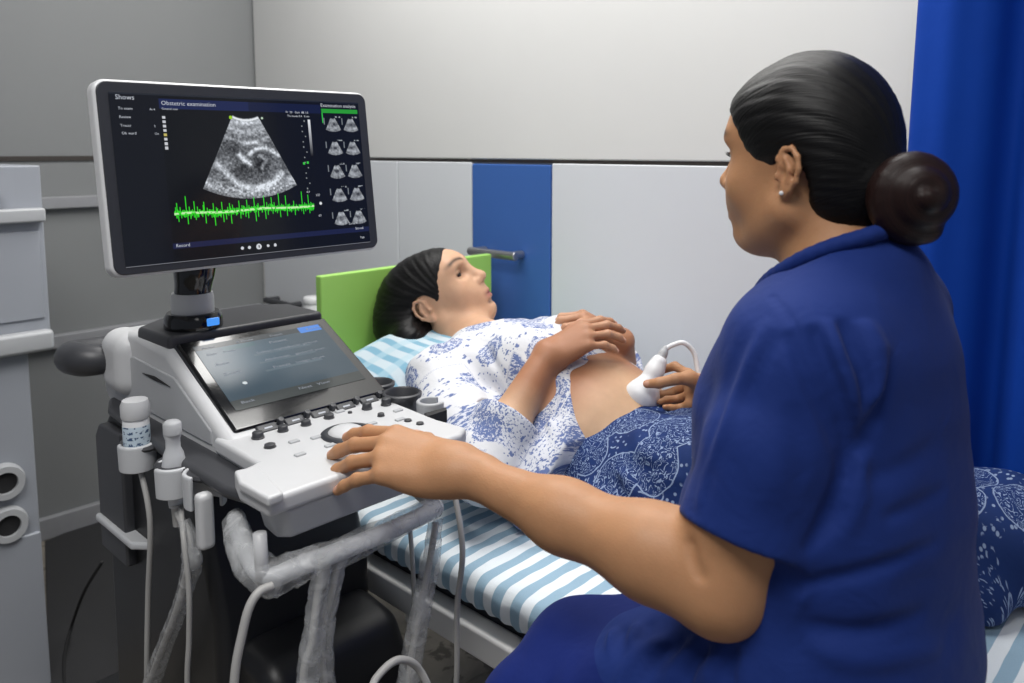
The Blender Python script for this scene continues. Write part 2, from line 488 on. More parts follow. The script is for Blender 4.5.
M['batik_plain'] = plain('navy_waistband', (30, 54, 116), .8, var=.05)
def cloth_mat(name, a, b, rough=.75, sheen=.12, bs=.2):
    t = NT(name, Roughness=rough); t.set('Specular IOR Level', .40 if rough < .6 else .2); t.set('Sheen Weight', sheen)
    co = t.coord(); t.set('Base Color', t.mix(t.noise(co, 6, 3), lin(*a), lin(*b)))
    t.bump(t.math('ADD', t.noise(co, 22, 3, .5, .4), t.math('MULTIPLY', t.noise(co, 1400, 1), .05)), bs, .008); return t.m
M['scrub'] = cloth_mat('navy_scrub_cotton', (18, 40, 102), (24, 49, 118), .78, .03, .40)
M['trousers'] = cloth_mat('blue_scrub_cotton', (6, 26, 90), (10, 34, 108), .8, .04, .3)
M['curtain'] = cloth_mat('curtain_cotton', (0, 54, 146), (0, 60, 158), .8, .0, .12)
def skin_mat(name):
    t = NT(name, Roughness=.5); t.set('Specular IOR Level', .35); t.set('Subsurface Weight', .12); t.set('Subsurface Radius', (1, .35, .2)); t.set('Subsurface Scale', .006)
    a = t.node('ShaderNodeAttribute', attribute_name='tint').outputs[0]
    co = t.coord(); n = t.noise(co, 35, 4, .6)
    hs = t.node('ShaderNodeHueSaturation', {'Value': t.node('ShaderNodeMapRange', {0: n, 1: .2, 2: .8, 3: .93, 4: 1.07}).outputs[0], 'Color': a})
    t.set('Base Color', hs.outputs[0])
    t.bump(t.math('ADD', t.noise(co, 420, 3), t.noise(co, 90, 3)), .10, .003); return t.m
M['skin'] = skin_mat('skin')
def hair_mat(name, a, b, rough=.32):
    t = NT(name, Roughness=rough); t.set('Specular IOR Level', .22)
    uv = t.node('ShaderNodeUVMap', uv_map='flow').outputs[0]
    st = t.node('ShaderNodeMapping', {0: uv, 3: (230, 5, 1)}).outputs[0]
    st2 = t.node('ShaderNodeMapping', {0: uv, 3: (60, 3, 1)}).outputs[0]
    n = t.noise(st, 1.0, 3, .6); n2 = t.noise(st2, 1.0, 2)
    t.set('Base Color', t.mix(t.math('MULTIPLY', n, n2), lin(*a), lin(*b)))
    t.set('Roughness', t.node('ShaderNodeMapRange', {0: n, 3: rough - .06, 4: rough + .18}).outputs[0])
    t.bump(t.math('ADD', n, t.math('MULTIPLY', n2, .8)), .30, .003); return t.m
M['hair'] = hair_mat('black_hair', (8, 8, 9), (26, 25, 26), .36)
M['bun'] = hair_mat('bun_hair', (14, 10, 10), (62, 36, 32))
def plastic_wrap():
    t = NT('clear_film', Roughness=.16); t.set('Base Color', lin(214, 216, 218)); t.set('IOR', 1.4)
    co = t.coord(); n = t.noise(co, 34, 3, .5, .8)
    t.set('Alpha', t.node('ShaderNodeMapRange', {0: n, 1: .35, 2: .75, 3: .20, 4: .55}).outputs[0])
    t.bump(n, .5, .012); return t.m
M['film'] = plastic_wrap()
# ------------------------------------------------------------------ the room, laid out along the couch: x towards the feet, y towards the back wall
BO = np.array([.003, 1.158, 0.0]); BA = np.array([.726, -.688, 0]) / math.hypot(.726, .688); BB = np.array([-BA[1], BA[0], 0])
BROT = math.atan2(BA[1], BA[0])
def bed(A, B, z): return BO + BA * A + BB * B + np.array([0, 0, z])
def struct(name, lo, hi, mat, bevel=0.0):
    e = bpy.data.objects.new('tmp', None); e.location = BO; e.rotation_euler = (0, 0, BROT)
    bm = bmesh.new(); lo = np.array(lo, float); hi = np.array(hi, float)
    bm_box(bm, (lo + hi) / 2, hi - lo)
    bm.transform(Matrix.Translation(BO) @ Matrix.Rotation(BROT, 4, 'Z'))
    o = obj_bm(name, bm, mat, None, bevel=bevel, seg=2); o['kind'] = 'structure'
    bpy.data.objects.remove(e); return o
WB, WA = .79, -2.15
struct('floor', (-2.3, -3.2, -.1), (2.4, .95, 0), M['floor'])
struct('ceiling', (-2.3, -3.2, 2.7), (2.4, .95, 2.8), M['ceiling'])
struct('wall_back', (WA - .1, WB + .012, 0), (2.3, WB + .12, 2.7), M['wall_upper'])
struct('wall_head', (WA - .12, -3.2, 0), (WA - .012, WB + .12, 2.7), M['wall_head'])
struct('trim_1', (WA, WB + .006, 1.284), (2.3, WB + .03, 1.295), M['gap'])
struct('trim_2', (WA - .03, -3.2, 1.284), (WA - .006, WB, 1.300), M['gap'])
struct('trim_3', (WA, WB, 1.294), (2.3, WB + .03, 2.7), M['wall_upper'], .004)
for i, (a0, a1) in enumerate(((-1.262, -.917), (-.606, .62), (.624, 2.3))):
    struct('trim_%d' % (4 + i), (a0, WB, .08), (a1, WB + .03, 1.284), M['wall_lower'], .003)
struct('baseboard_back', (WA, WB - .004, 0), (2.3, WB + .03, .08), M['skirting'], .003)
d1 = struct('door_1', (-.913, WB - .002, .08), (-.610, WB + .03, 1.280), M['blue_laminate'], .003)
d2 = struct('door_2', (WA + .02, WB, .08), (-1.266, WB + .03, 1.284), M['wall_lower'], .003)
def lever(parent, A, z, L, mat, y0=WB):
    bm = bmesh.new()
    def cyl(p, q, r, n=12):
        p = Vector(p); q = Vector(q); d = q - p
        m = Matrix.Translation((p + q) / 2) @ d.to_track_quat('Z', 'Y').to_matrix().to_4x4()
        bmesh.ops.create_cone(bm, cap_ends=True, segments=n, radius1=r, radius2=r, depth=d.length, matrix=m)
    cyl((A, y0 - .004, z), (A, y0 - .055, z), .012)
    cyl((A + L, y0 - .004, z), (A + L, y0 - .055, z), .012)
    cyl((A - .02, y0 - .05, z), (A + L + .02, y0 - .05, z), .0125)
    bm.transform(Matrix.Translation(BO) @ Matrix.Rotation(BROT, 4, 'Z'))
    return obj_bm('handle', bm, mat, parent, smooth=False, bevel=.003, seg=2)
lever(d1, -.855, 1.03, .145, M['steel'])
lever(d2, -2.02, .735, .16, M['dark_plastic'])
# head wall: two horizontal ledges and the skirting
for i, (z0, z1, t) in enumerate(((1.125, 1.165, .02), (.655, .70, .022))):
    struct('trim_%d' % (8 + i), (WA - .012, -3.2, z0), (WA + t, WB - .01, z1), M['skirting'], .004)
struct('baseboard_head', (WA - .012, -3.2, 0), (WA + .014, WB - .01, .075), M['skirting'], .004)
# ceiling lamps, then an added fill lamp (the room is lit by these)
def lamp(name, loc, sx, sy, watts, rgb=(1, .985, .96)):
    l = bpy.data.lights.new(name, 'AREA'); l.shape = 'RECTANGLE'; l.size = sx; l.size_y = sy; l.energy = watts; l.color = rgb
    o = bpy.data.objects.new(name, l); link(o); o.location = loc; o.rotation_euler = (0, 0, BROT); return o
lamp('area_lamp', tuple(bed(-.52, .40, 2.66)), 1.9, .5, 37)
lamp('area_lamp', (-.50, .05, 2.66), 1.2, .6, 34)
lamp('area_lamp', (1.1, -.8, 2.66), 1.2, .6, 4)  # weak unseen fill added behind the camera, not a known fitting
w = bpy.data.worlds.new('world'); SC.world = w; w.use_nodes = True
w.node_tree.nodes['Background'].inputs[0].default_value = (.80, .86, 1, 1); w.node_tree.nodes['Background'].inputs[1].default_value = .22

# ------------------------------------------------------------------ couch
bedE = thing('examination_couch', 'white steel examination couch with a green headboard panel', 'couch', BO, BROT)
bm = bmesh.new()
for lo, hi in (((-.74, -.035, .530), (1.20, .005, .578)), ((-.74, .66, .530), (1.20, .70, .578)), ((-.74, -.03, .530), (-.70, .70, .578)), ((1.16, -.03, .530), (1.20, .70, .578))):
    bm_box(bm, (np.array(lo) + hi) / 2, np.array(hi) - lo)
obj_bm('frame', bm, M['white_metal'], bedE, bevel=.006)
box('support_board', (-.70, .005, .545), (1.16, .66, .586), M['dark_plastic'], bedE)
for A in (-.70, 1.14):
    for B in (-.015, .68):
        o = lathe('leg', [(0, 0), (.022, 0), (.024, .03), (.018, .032), (.018, .535), (0, .535)], M['white_metal'], bedE, (A, B, 0))
box('stretcher', (-.68, .662, .20), (1.12, .692, .23), M['white_metal'], bedE)
hb = bmesh.new(); bm_box(hb, (-.765, .435, .835), (.022, .55, .40)); obj_bm('headboard', hb, M['green_panel'], bedE, bevel=.004)
for B in (.22, .65):
    tube('headboard_post', [(-.745, B, .55), (-.745, B, .80)], .009, M['white_metal'], bedE, sm=1)
mt = box('mattress', (-.70, .0, .586), (1.13, .665, .640), M['dark_plastic'], None, .02, 3)
mt.location = BO; mt.rotation_euler = (0, 0, BROT)
tag(mt, 'thin dark couch mattress almost hidden under the striped sheet', 'mattress')
sheetE = thing('bed_sheet', 'blue and white striped cotton sheet stretched over the couch mattress', 'sheet', BO, BROT)
sh = [rbox((.215, .3325, .6205), (.925, .3525, .0300), .026, k=.001)]
def sheet_wr(P):
    side = np.clip((.04 - P[:, 1]) / .05, 0, 1)
    ed = np.clip((.63 - P[:, 2]) / .03, 0, 1)
    return .0012 * vnoise(P * [1, .5, .5], 14, 3) * (1 - side) + side * ed * .0022 * np.sin(P[:, 0] * 2 * math.pi / .031 + 2 * vnoise(P * [1, 0, 0], 9, 4)) + .001 * vnoise(P, 30, 8)
sh.append(warp(sheet_wr, (-2, -2, .5), (2, 2, .7)))
sh.append(rbox((.215, .3325, .610), (.9165, .3340, .0318), .02, op='s', k=.001))
sh.append(Prim(lambda P: P[:, 2] - .594, (-2, -2, .5), (2, 2, .594), 's', .002))
sdf_obj('cloth', sh, M['stripes'], sheetE, .0055, world=False)
# pillow
pilE = thing('pillow', 'pale blue checked pillow under the head of the lying person', 'pillow', BO, BROT)
def pil(P):
    q = np.abs((P - [-.580, .375, .772]) / [.172, .325, .130])
    r = (q[:, 0] ** 2.6 + q[:, 1] ** 2.6 + (q[:, 2] * (1 + .35 * (q[:, 0] ** 4 + q[:, 1] ** 4))) ** 2.2) ** (1 / 2.4)
    return (r - 1) * .085 + .003 * vnoise(P, 9, 2)
sdf_obj('cushion', [Prim(pil, (-.77, .03, .638), (-.38, .71, .92), 'u', .001), Prim(lambda P: P[:, 2] - .6525, (-2, -2, 0), (2, 2, .6535), 's', .002)], M['checks'], pilE, .006, world=False)

# ------------------------------------------------------------------ curtain
curE = thing('curtain', 'bright blue cotton curtain hanging in soft folds beside the back wall', 'curtain', bed(.30, .73, 0), BROT)
def curtain():
    kp = spline([(0, .0, 0), (.012, .035, 0), (.05, .062, 0), (.10, .060, 0), (.135, .035, 0), (.155, .0, 0), (.175, -.006, 0), (.195, .02, 0), (.225, .060, 0), (.29, .055, 0), (.33, .0, 0), (.36, .01, 0), (.41, .06, 0), (.50, .05, 0), (.54, .0, 0), (.60, .055, 0), (.70, .05, 0), (.74, .0, 0), (.80, .055, 0), (.90, .04, 0), (.96, 0, 0)], 6)
    FS, FV = kp[:, 0], kp[:, 1]
    nu, nv = 240, 60; V = []; F = []
    for j in range(nv):
        z = .70 + (2.45 - .70) * j / (nv - 1)
        hang = (2.45 - z) / 1.75
        for i in range(nu):
            s = i / (nu - 1) * .95
            x = s + (1 - hang) * .012 - .012 * hang * math.exp(-s * 9)
            f = np.interp(s + .012 * hang * math.sin(5 * s), FS, FV)
            f += .003 * math.sin(2 * math.pi * s / .061 + 1.3 * hang) + .002 * math.sin(9 * z + 20 * s)
            V.append((x, .03 - f * (.55 + .45 * hang), z))
    V = np.array(V)
    for j in range(nv - 1):
        for i in range(nu - 1): F.append((j * nu + i, j * nu + i + 1, (j + 1) * nu + i + 1, (j + 1) * nu + i))
    o = mesh_np('drape', V, F, M['curtain'], curE)
    m = o.modifiers.new('t', 'SOLIDIFY'); m.thickness = .002
    return o
curtain()
tube('curtain_rail', [(-.06, .005, 2.46), (1.0, .005, 2.46)], .012, M['steel'], curE, sm=1)

# ------------------------------------------------------------------ white cupboard by the head wall
cabE = thing('storage_cupboard', 'pale grey cupboard with two ledges and two round ports by the head wall', 'cupboard', bed(-1.32, -.232, 0), BROT)
box('body', (-.42, -.75, .0), (0, -.052, 1.284), M['cabinet'], cabE, .004)
box('upper_body', (-.42, -.06, .845), (0, 0, 1.284), M['cabinet'], cabE, .004)
box('ledge', (0, -.75, 1.152), (.03, -.002, 1.185), M['grey_plastic'], cabE, .006)
box('ledge', (0, -.75, .845), (.035, -.002, .895), M['grey_plastic'], cabE, .01)
box('door_panel', (0, -.74, .92), (.006, -.012, 1.13), M['cabinet'], cabE, .003)
box('plinth', (0, -.75, .0), (.012, -.054, .40), M['cabinet'], cabE, .004)
RX = np.array([[0, 0, 1], [0, 1, 0], [-1, 0, 0]])
lathe('knob', [(0, .05), (.016, .048), (.02, .04), (.018, .03), (.008, .02), (.008, 0), (0, 0)][::-1], M['steel'], cabE, (0, -.115, 1.232), R=RX, n=20)
for z, nm in ((.545, 'port'), (.44, 'port')):
    o = lathe(nm, [(0, .004), (.026, .004), (.026, .022), (.040, .022), (.044, .010), (.044, 0)][::-1], M['grey_plastic'], cabE, (.001, -.122, z), R=RX)
    lathe('socket', [(0, .012), (.0255, .012), (.0255, .006)][::-1], M['rubber'], o, (.001, -.122, z), R=RX)

# side table with a jar behind the headboard
stE = thing('bedside_table', 'small white bedside table mostly hidden behind the green headboard', 'table', bed(-1.02, .30, 0), BROT)
box('top', (-.17, -.22, .80), (.17, .22, .82), M['white_plastic'], stE, .004)
for x in (-.15, .15):
    for y in (-.20, .20): box('leg', (x - .012, y - .012, 0), (x + .012, y + .012, .80), M['white_metal'], stE, .003)
jp = atz(314, 316, .82); jp = to_local(np.array([jp]), stE)[0]
jr = thing('jar', 'white lidded jar standing behind the green headboard', 'jar', to_world([[jp[0], jp[1], .82]], stE)[0])
lathe('body', [(0, 0), (.026, 0), (.03, .005), (.03, .035), (.027, .04), (0, .04)], M['cable_white'], jr, n=24)
lathe('lid', [(0, .04), (.031, .04), (.032, .044), (.031, .056), (.027, .06), (0, .06)], M['white_plastic'], jr, n=24)
# ------------------------------------------------------------------ ultrasound machine: x along the console, y away from the operator
MO = np.array([-.316, 1.245, 0.0]); MROT = BROT + math.pi / 2
mac = thing('ultrasound_machine', 'white and black cart ultrasound machine with a big monitor above its control console', 'ultrasound machine', MO, MROT)
def mw(p): return to_world(np.array([p]), mac)[0]
MX = np.array([math.cos(MROT), math.sin(MROT), 0]); MY = np.array([-MX[1], MX[0], 0])
def aty(px, py, y): return to_local(np.array([atp(px, py, MO + y * MY, MY)]), mac)[0]
def atx(px, py, x): return to_local(np.array([atp(px, py, MO + x * MX, MX)]), mac)[0]
def atzl(px, py, z): return to_local(np.array([atz(px, py, z)]), mac)[0]

# cart body, base and castors
prism('body', [(-.03, .36), (-.055, .30), (-.06, .20), (.42, .20), (.44, .30), (.43, .83), (.40, .858), (.20, .858), (.06, .80), (.0, .62), (.0, .42)], 0, -.175, .105, M['black_plastic'], mac, .022, 4)
prism('front_cover', [(-.115, .20), (-.13, .28), (-.125, .50), (-.09, .565), (.02, .575), (.02, .20)], 0, -.15, .095, M['black_plastic'], mac, .03, 5)
prism('front_panel', [(-.134, .26), (-.137, .42), (-.120, .44), (-.115, .25)], 0, -.115, .06, M['dark_plastic'], mac, .006, 3)
prism('side_panel', [(.42, .60), (.42, .81), (.40, .835), (.30, .84), (.30, .60)], 0, -.192, -.172, M['dark_plastic'], mac, .005, 3)
prism('base', [(-.20, -.12), (-.14, -.18), (.10, -.18), (.15, -.12), (.15, .60), (.10, .66), (-.16, .66), (-.20, .60)], 2, .105, .20, M['black_plastic'], mac, .025, 4)
for x, y in ((-.15, -.11), (.10, -.11), (-.15, .57), (.10, .57)):
    bm = bmesh.new()
    bmesh.ops.create_cone(bm, cap_ends=True, segments=28, radius1=.05, radius2=.05, depth=.034, matrix=Matrix.Translation((x, y, .05)) @ Matrix.Rotation(math.pi / 2, 4, 'Y'))
    cs = obj_bm('castor', bm, M['rubber'], mac, bevel=.006)
    bm = bmesh.new(); bm_box(bm, (x, y, .085), (.045, .06, .045)); obj_bm('fork', bm, M['dark_plastic'], cs, bevel=.008)
# silver ledge at the foot of the holders
prism('ledge', [(-.20, .26), (-.20, .42), (-.15, .42), (-.15, .20)], 2, .650, .664, M['holder_plastic'], mac, .005)

# console: housing (wedge), tray, key deck
prism('housing', [(-.02, .842), (-.02, .899), (.0, .905), (.182, 1.000), (.30, 1.008), (.40, 1.000), (.452, .965), (.47, .915), (.455, .865), (.40, .842)], 0, -.158, .139, M['white_plastic'], mac, .014, 4)
prism('side_recess', [(.03, .882), (.03, .905), (.15, .962), (.31, .968), (.40, .94), (.40, .882)], 0, -.1605, -.155, M['grey_plastic'], mac, .004, 2)
prism('vent_slit', [(.16, .945), (.22, .951), (.27, .947), (.22, .944)], 0, -.1625, -.158, M['rubber'], mac, .0008, 2)
deck = [tuple(atzl(px, py, .899)[:2]) for px, py in ((213, 437), (256, 462), (234, 472), (239, 484), (268, 500), (310, 485), (380, 461), (461, 434), (467, 427), (438, 419), (378, 395), (242, 431))]
deck_c = np.mean(deck, axis=0)
prism('key_deck', deck, 2, .874, .899, M['white_plastic'], mac, .007, 4)
prism('deck_underside', [tuple(deck_c + (np.array(q) - deck_c) * .975) for q in [tuple(atzl(px, py, .899)[:2]) for px, py in ((213, 437), (256, 462), (250, 470), (254, 484), (266, 494), (284, 494), (310, 485), (380, 461), (461, 434), (467, 427), (438, 419), (378, 395), (242, 431))]], 2, .832, .876, M['grey_plastic'], mac, .006, 3, scale_lo=.90)
prism('palm_rest', [tuple(atzl(px, py, .906)[:2]) for px, py in ((234, 470), (239, 482), (268, 498), (284, 492), (259, 465))], 2, .893, .906, M['white_plastic'], mac, .004, 3)
prism('tray', [(-.188, .36), (-.165, .42), (-.12, .42), (-.12, -.02), (-.14, -.13), (-.165, -.165), (-.195, -.160), (-.210, -.10), (-.206, .08)], 2, .856, .873, M['dark_plastic'], mac, .008, 3)
prism('top_cover', [(-.15, .185), (-.155, .30), (-.10, .345), (.09, .345), (.14, .30), (.14, .185)], 2, .996, 1.020, M['dark_plastic'], mac, .008, 3)
# soft rear corner and push handle
sdf_obj('rear_corner', [rbox((-.143, .372, .945), (.036, .055, .058), .034)], M['white_plastic'], mac, .004, world=False)
tube('push_handle', [(-.13, .40, .945), (-.185, .41, .948), (-.205, .44, .948), (-.195, .485, .945), (-.10, .515, .945), (.10, .515, .945), (.18, .48, .945), (.14, .43, .945)], [.020, .027, .030, .028, .020, .020, .020, .018], M['dark_plastic'], mac, n=16)

# touch panel, leaning on the housing
TR = np.array([[1, 0, 0], [0, .8795, .476], [0, -.476, .8795]])      # rows: across, up the slope, out of the glass
def tp(u, v, w): return np.array([0, .0, .904]) + u * TR[0] + v * TR[1] + w * TR[2]
def tslab(name, u0, u1, v0, v1, w0, w1, mat, parent, bevel=.003, seg=2):
    bm = bmesh.new(); c = tp((u0 + u1) / 2, (v0 + v1) / 2, (w0 + w1) / 2)
    bm_box(bm, c, (u1 - u0, v1 - v0, w1 - w0), Matrix(TR.T.tolist()))
    return obj_bm(name, bm, mat, parent, bevel=bevel, seg=seg)
tpan = tslab('touch_panel', -.140, .140, -.004, .210, -.012, .006, M['black_gloss'], mac, .005, 3)
tslab('panel_rim', -.1425, .1425, -.0065, .2125, -.014, .001, M['bezel'], tpan, .004, 3)
def screen_grid(name, nx, ny, P00, U, Vd, rgb, mat, parent):
    """dense sheet of coloured points: a lit display. rgb is (ny, nx, 3), linear"""
    u, v = np.meshgrid(np.linspace(0, 1, nx), np.linspace(0, 1, ny))
    P = P00 + u.reshape(-1, 1) * U + v.reshape(-1, 1) * Vd
    i = np.arange(nx * ny).reshape(ny, nx)
    F = np.stack([i[:-1, :-1], i[1:, :-1], i[1:, 1:], i[:-1, 1:]], -1).reshape(-1, 4)
    return mesh_np(name, P, F, mat, parent, False, rgb.reshape(-1, 3))
def L3(r, g, b): return np.array(lin(r, g, b)[:3])
def text_mesh(name, rows, mat, parent, to3d):
    """rows of (string, u, v, size, align); letters become one flat mesh, to3d maps (u, v) to the panel"""
    for s, u, v, size, al in rows:
        c = bpy.data.curves.new('t', 'FONT'); c.body = s; c.size = size; c.align_x = al; c.resolution_u = 2
        o = bpy.data.objects.new('t', c); COL.objects.link(o)
        me = bpy.data.meshes.new_from_object(o.evaluated_get(bpy.context.evaluated_depsgraph_get()))
        Vs = [tuple(to3d(w.co.x + u, w.co.y + v)) for w in me.vertices]; Fs = [list(p.vertices) for p in me.polygons]
        bpy.data.objects.remove(o); bpy.data.curves.remove(c); bpy.data.meshes.remove(me)
        me = bpy.data.meshes.new(name); me.from_pydata(Vs, [], Fs); me.materials.append(mat)
        link(bpy.data.objects.new(name, me), parent)
def touch_display():
    nx, ny = 220, 150; u, v = np.meshgrid(np.linspace(0, 1, nx), np.linspace(0, 1, ny))
    im = np.zeros((ny, nx, 3)); im[:] = L3(44, 70, 86)
    im += (np.exp(-((u - .35) / .3) ** 2 - ((v - .3) / .3) ** 2))[..., None] * L3(30, 52, 66)
    im[v > .86] = L3(50, 58, 58); im[v < .075] = L3(30, 44, 52)
    im[(v < .15) & (v > .085) & (u < .42) & (u > .18)] = L3(46, 88, 100)
    g = (u > .80) & (u < .985) & (v < .095); im[g] = L3(52, 136, 236)
    for vv in (.30, .43, .56):
        im[(np.abs(v - vv) < .012) & (u > .36) & (u < .80)] = L3(74, 98, 112)
    im[((u - .17) * 1.45) ** 2 + (v - .66) ** 2 < .0005] = L3(220, 230, 235)
    return im
screen_grid('screen', 220, 150, tp(-.120, .193, .0066), TR[0] * .240, -TR[1] * .158, touch_display(), M['touch'], tpan)
def tt(u, v): return tp(-.120 + u * .240, .193 - v * .158, .0070)
def trow(s, u, v, size=.026): return (s, u, -v, size, 'LEFT')
text_mesh('screen_text', [trow('Record', .86, .068, .045), trow('Menu', .05, .065, .04), trow('B Mode', .30, .065, .04), trow('Depth', .56, .065, .04), trow('Patient', .52, .17, .05), trow('Gain    Focus', .05, .17, .04), trow('Select transducer preset', .38, .29, .05), trow('Abdomen   general scan', .40, .42, .05), trow('Freeze   image store', .42, .55, .05), trow('Auto', .06, .34, .05), trow('Zoom', .07, .50, .05), trow('Back', .06, .93, .05), trow('Next   View', .48, .93, .05)], M['text_dim'], tpan, lambda a, b: tt(a, -b))
for k in range(5):      # tabs along the lower edge, each with a lit line
    u0 = -.108 + k * .047
    kb = tslab('tab_key', u0, u0 + .034, -.020, -.003, -.008, .006, M['dark_plastic'], tpan, .003)
    tslab('lit_line', u0 + .011, u0 + .024, -.014, -.011, .0055, .0066, M['text_white'], kb, .0003, 1)
    q = tp(u0 + .040, -.008, 0.0)
    lathe('toggle', [(0, 0), (.0055, 0), (.0055, .010), (.0045, .0125), (0, .013)], M['bezel'], tpan, q, n=16, R=np.array([TR[0], TR[1], TR[2]]).T)

# controls on the deck
ZD = .899
def knob(px, py, r, h, mat=None):
    p = atzl(px, py, ZD)
    return lathe('knob', [(0, 0), (r * 1.12, 0), (r * 1.12, h * .25), (r, h * .3), (r * .96, h * .9), (r * .8, h), (0, h)], mat or M['dark_plastic'], mac, (p[0], p[1], ZD - .001), n=20)
for px, py, r, h in ((258, 438, .0085, .011), (283, 431, .0075, .010), (306, 425, .0075, .009), (329, 418, .0078, .008), (367, 409, .0078, .012), (386, 405, .0078, .013), (270, 447, .0080, .006), (381, 416, .0055, .006), (350, 413, .0035, .004), (408, 421, .0058, .004), (420, 424, .0058, .004)):
    knob(px, py, r, h)
for px, py in ((398, 411), (400, 420), (294, 442), (316, 438), (330, 446), (300, 455), (372, 424), (340, 412)):
    p = atzl(px, py, ZD); box('key', (p[0] - .008, p[1] - .0045, ZD - .002), (p[0] + .008, p[1] + .0045, ZD + .0028), M['grey_plastic'], mac, .0015)
p = atzl(349, 434, ZD)
lathe('trackball_ring', [(.026, 0), (.041, 0), (.0415, .003), (.038, .0055), (.030, .005), (.027, .002)], M['bezel'], mac, (p[0], p[1], ZD - .001), n=40)
lathe('trackball', [(.0285 * math.cos(a), .014 * math.sin(a)) for a in np.linspace(0, math.pi / 2, 10)], M['white_plastic'], mac, (p[0] - .003, p[1] + .002, ZD), n=40)
# cups and probe clip at the far end of the deck
for px, py, r in ((377, 383, .027), (402, 393, .029)):
    p = atzl(px, py, .907)
    lathe('cup_holder', [(r * .78, -.075), (r * .95, -.07), (r * 1.0, -.012), (r * 1.17, -.004), (r * 1.17, .001), (r * 1.04, .003), (r * .95, 0), (r * .85, -.065), (0, -.066)], M['dark_plastic'], mac, (p[0], p[1], .907), n=32)
def clip_bm(r, h, t, gap, dirn):
    """open ring: a U-shaped probe clip"""
    bm = bmesh.new(); n = 26; rings = []
    for k in range(n + 1):
        a = dirn + gap / 2 + (2 * math.pi - gap) * k / n
        c, s = math.cos(a), math.sin(a)
        fl = 1 + .06 * (1 - min(k, n - k) / n * 2)
        rings.append([bm.verts.new((q * c * fl, q * s * fl, z)) for q, z in ((r, 0), (r + t, 0), (r + t * 1.15, h * .9), (r + t, h), (r, h))])
    for a, b in zip(rings[:-1], rings[1:]):
        for i in range(5): bm.faces.new((a[i], a[(i + 1) % 5], b[(i + 1) % 5], b[i]))
    bm.faces.new(rings[0]); bm.faces.new(rings[-1][::-1]); return bm
def clip(p, r, h, gap, dirn, name='probe_holder', mat=None, t=.0055):
    bm = clip_bm(r, h, t, gap, dirn); bm.transform(Matrix.Translation(p))
    return obj_bm(name, bm, mat or M['holder_plastic'], mac, bevel=.002, seg=2)
p = atzl(424, 408, .895); clip((p[0] + .012, p[1] - .002, .872), .017, .034, 1.3, -.4, mat=M['grey_plastic'])
prism('cable_slot', [tuple(atzl(px, py, .9005)[:2]) for px, py in ((424, 413), (446, 407), (447, 410), (428, 416))], 2, .880, .9005, M['rubber'], mac, .0005, 1)

# monitor post, arm and monitor
lathe('post_base', [(0, 0), (.046, 0), (.048, .006), (.047, .022), (.042, .03), (0, .03)], M['black_gloss'], mac, (-.085, .235, 1.016), n=40)
lathe('post_collar', [(0, .0), (.0345, .0), (.0345, .026), (.033, .034), (0, .036)], M['grey_plastic'], mac, (-.085, .235, 1.045), n=40)
q = (-.085, .235, 1.03)
bm = bmesh.new(); bm_box(bm, (q[0] + .012, q[1] - .046, q[2] + .003), (.022, .006, .013)); 
sd = obj_bm('status_display', bm, M['text_blue'], mac, bevel=.002)
sdf_obj('monitor_arm', chain([(-.085, .235, 1.07), (-.080, .232, 1.12), (-.066, .215, 1.20), (-.048, .190, 1.26), (-.042, .186, 1.275)], [.030, .029, .028, .028, .028], k=.02), M['black_gloss'], mac, .004, world=False)
MON_W, MON_H = .46, .283
yaw, pit, rol = .7958 - MROT, .1102, .0055
mu = np.array([math.cos(yaw), math.sin(yaw), 0]); mn = np.array([-math.sin(yaw), math.cos(yaw), 0]); mv = mn * math.sin(pit) + np.array([0, 0, 1]) * math.cos(pit)
mu, mv = mu * math.cos(rol) + mv * math.sin(rol), -mu * math.sin(rol) + mv * math.cos(rol)
mk = np.cross(mu, mv)          # out of the glass, towards the operator
MC = to_local(np.array([[-.4117, 1.284, 1.281]]), mac)[0]
def mp(u, v, w): return MC + mu * u + mv * v + mk * w
def rr_poly(w, h, r, n=7):
    P = []
    for cx, cy, a0 in ((w / 2 - r, h / 2 - r, 0), (-w / 2 + r, h / 2 - r, 90), (-w / 2 + r, -h / 2 + r, 180), (w / 2 - r, -h / 2 + r, 270)):
        for k in range(n + 1):
            a = math.radians(a0 + 90 * k / n); P.append((cx + r * math.cos(a), cy + r * math.sin(a)))
    return P
def mslab(name, w, h, r, w0, w1, mat, parent, bevel=.002, v0=0.0):
    bm = bmesh.new(); P = rr_poly(w, h, r)
    a = [bm.verts.new(mp(x, y + v0, w0)) for x, y in P]; b = [bm.verts.new(mp(x, y + v0, w1)) for x, y in P]
    bm.faces.new(a); bm.faces.new(b); n = len(P)
    for i in range(n): bm.faces.new((a[i], a[(i + 1) % n], b[(i + 1) % n], b[i]))
    return obj_bm(name, bm, mat, parent, bevel=bevel, seg=3)
mon = mslab('monitor', MON_W, MON_H, .018, -.030, -.002, M['monitor_shell'], mac, .006)
mslab('bezel', MON_W - .008, MON_H - .008, .015, -.004, .0015, M['bezel'], mon, .0015)
mslab('rear_cover', .30, .19, .03, -.058, -.028, M['monitor_shell'], mon, .012)
mslab('mount_plate', .11, .11, .01, -.075, -.055, M['dark_plastic'], mon, .003)
SW, SH, SU, SV = .420, .249, -.001, -.0025
def sp(u, v, w=.0022): return mp(-SW / 2 + SU + u * SW, SH / 2 + SV - v * SH, w)
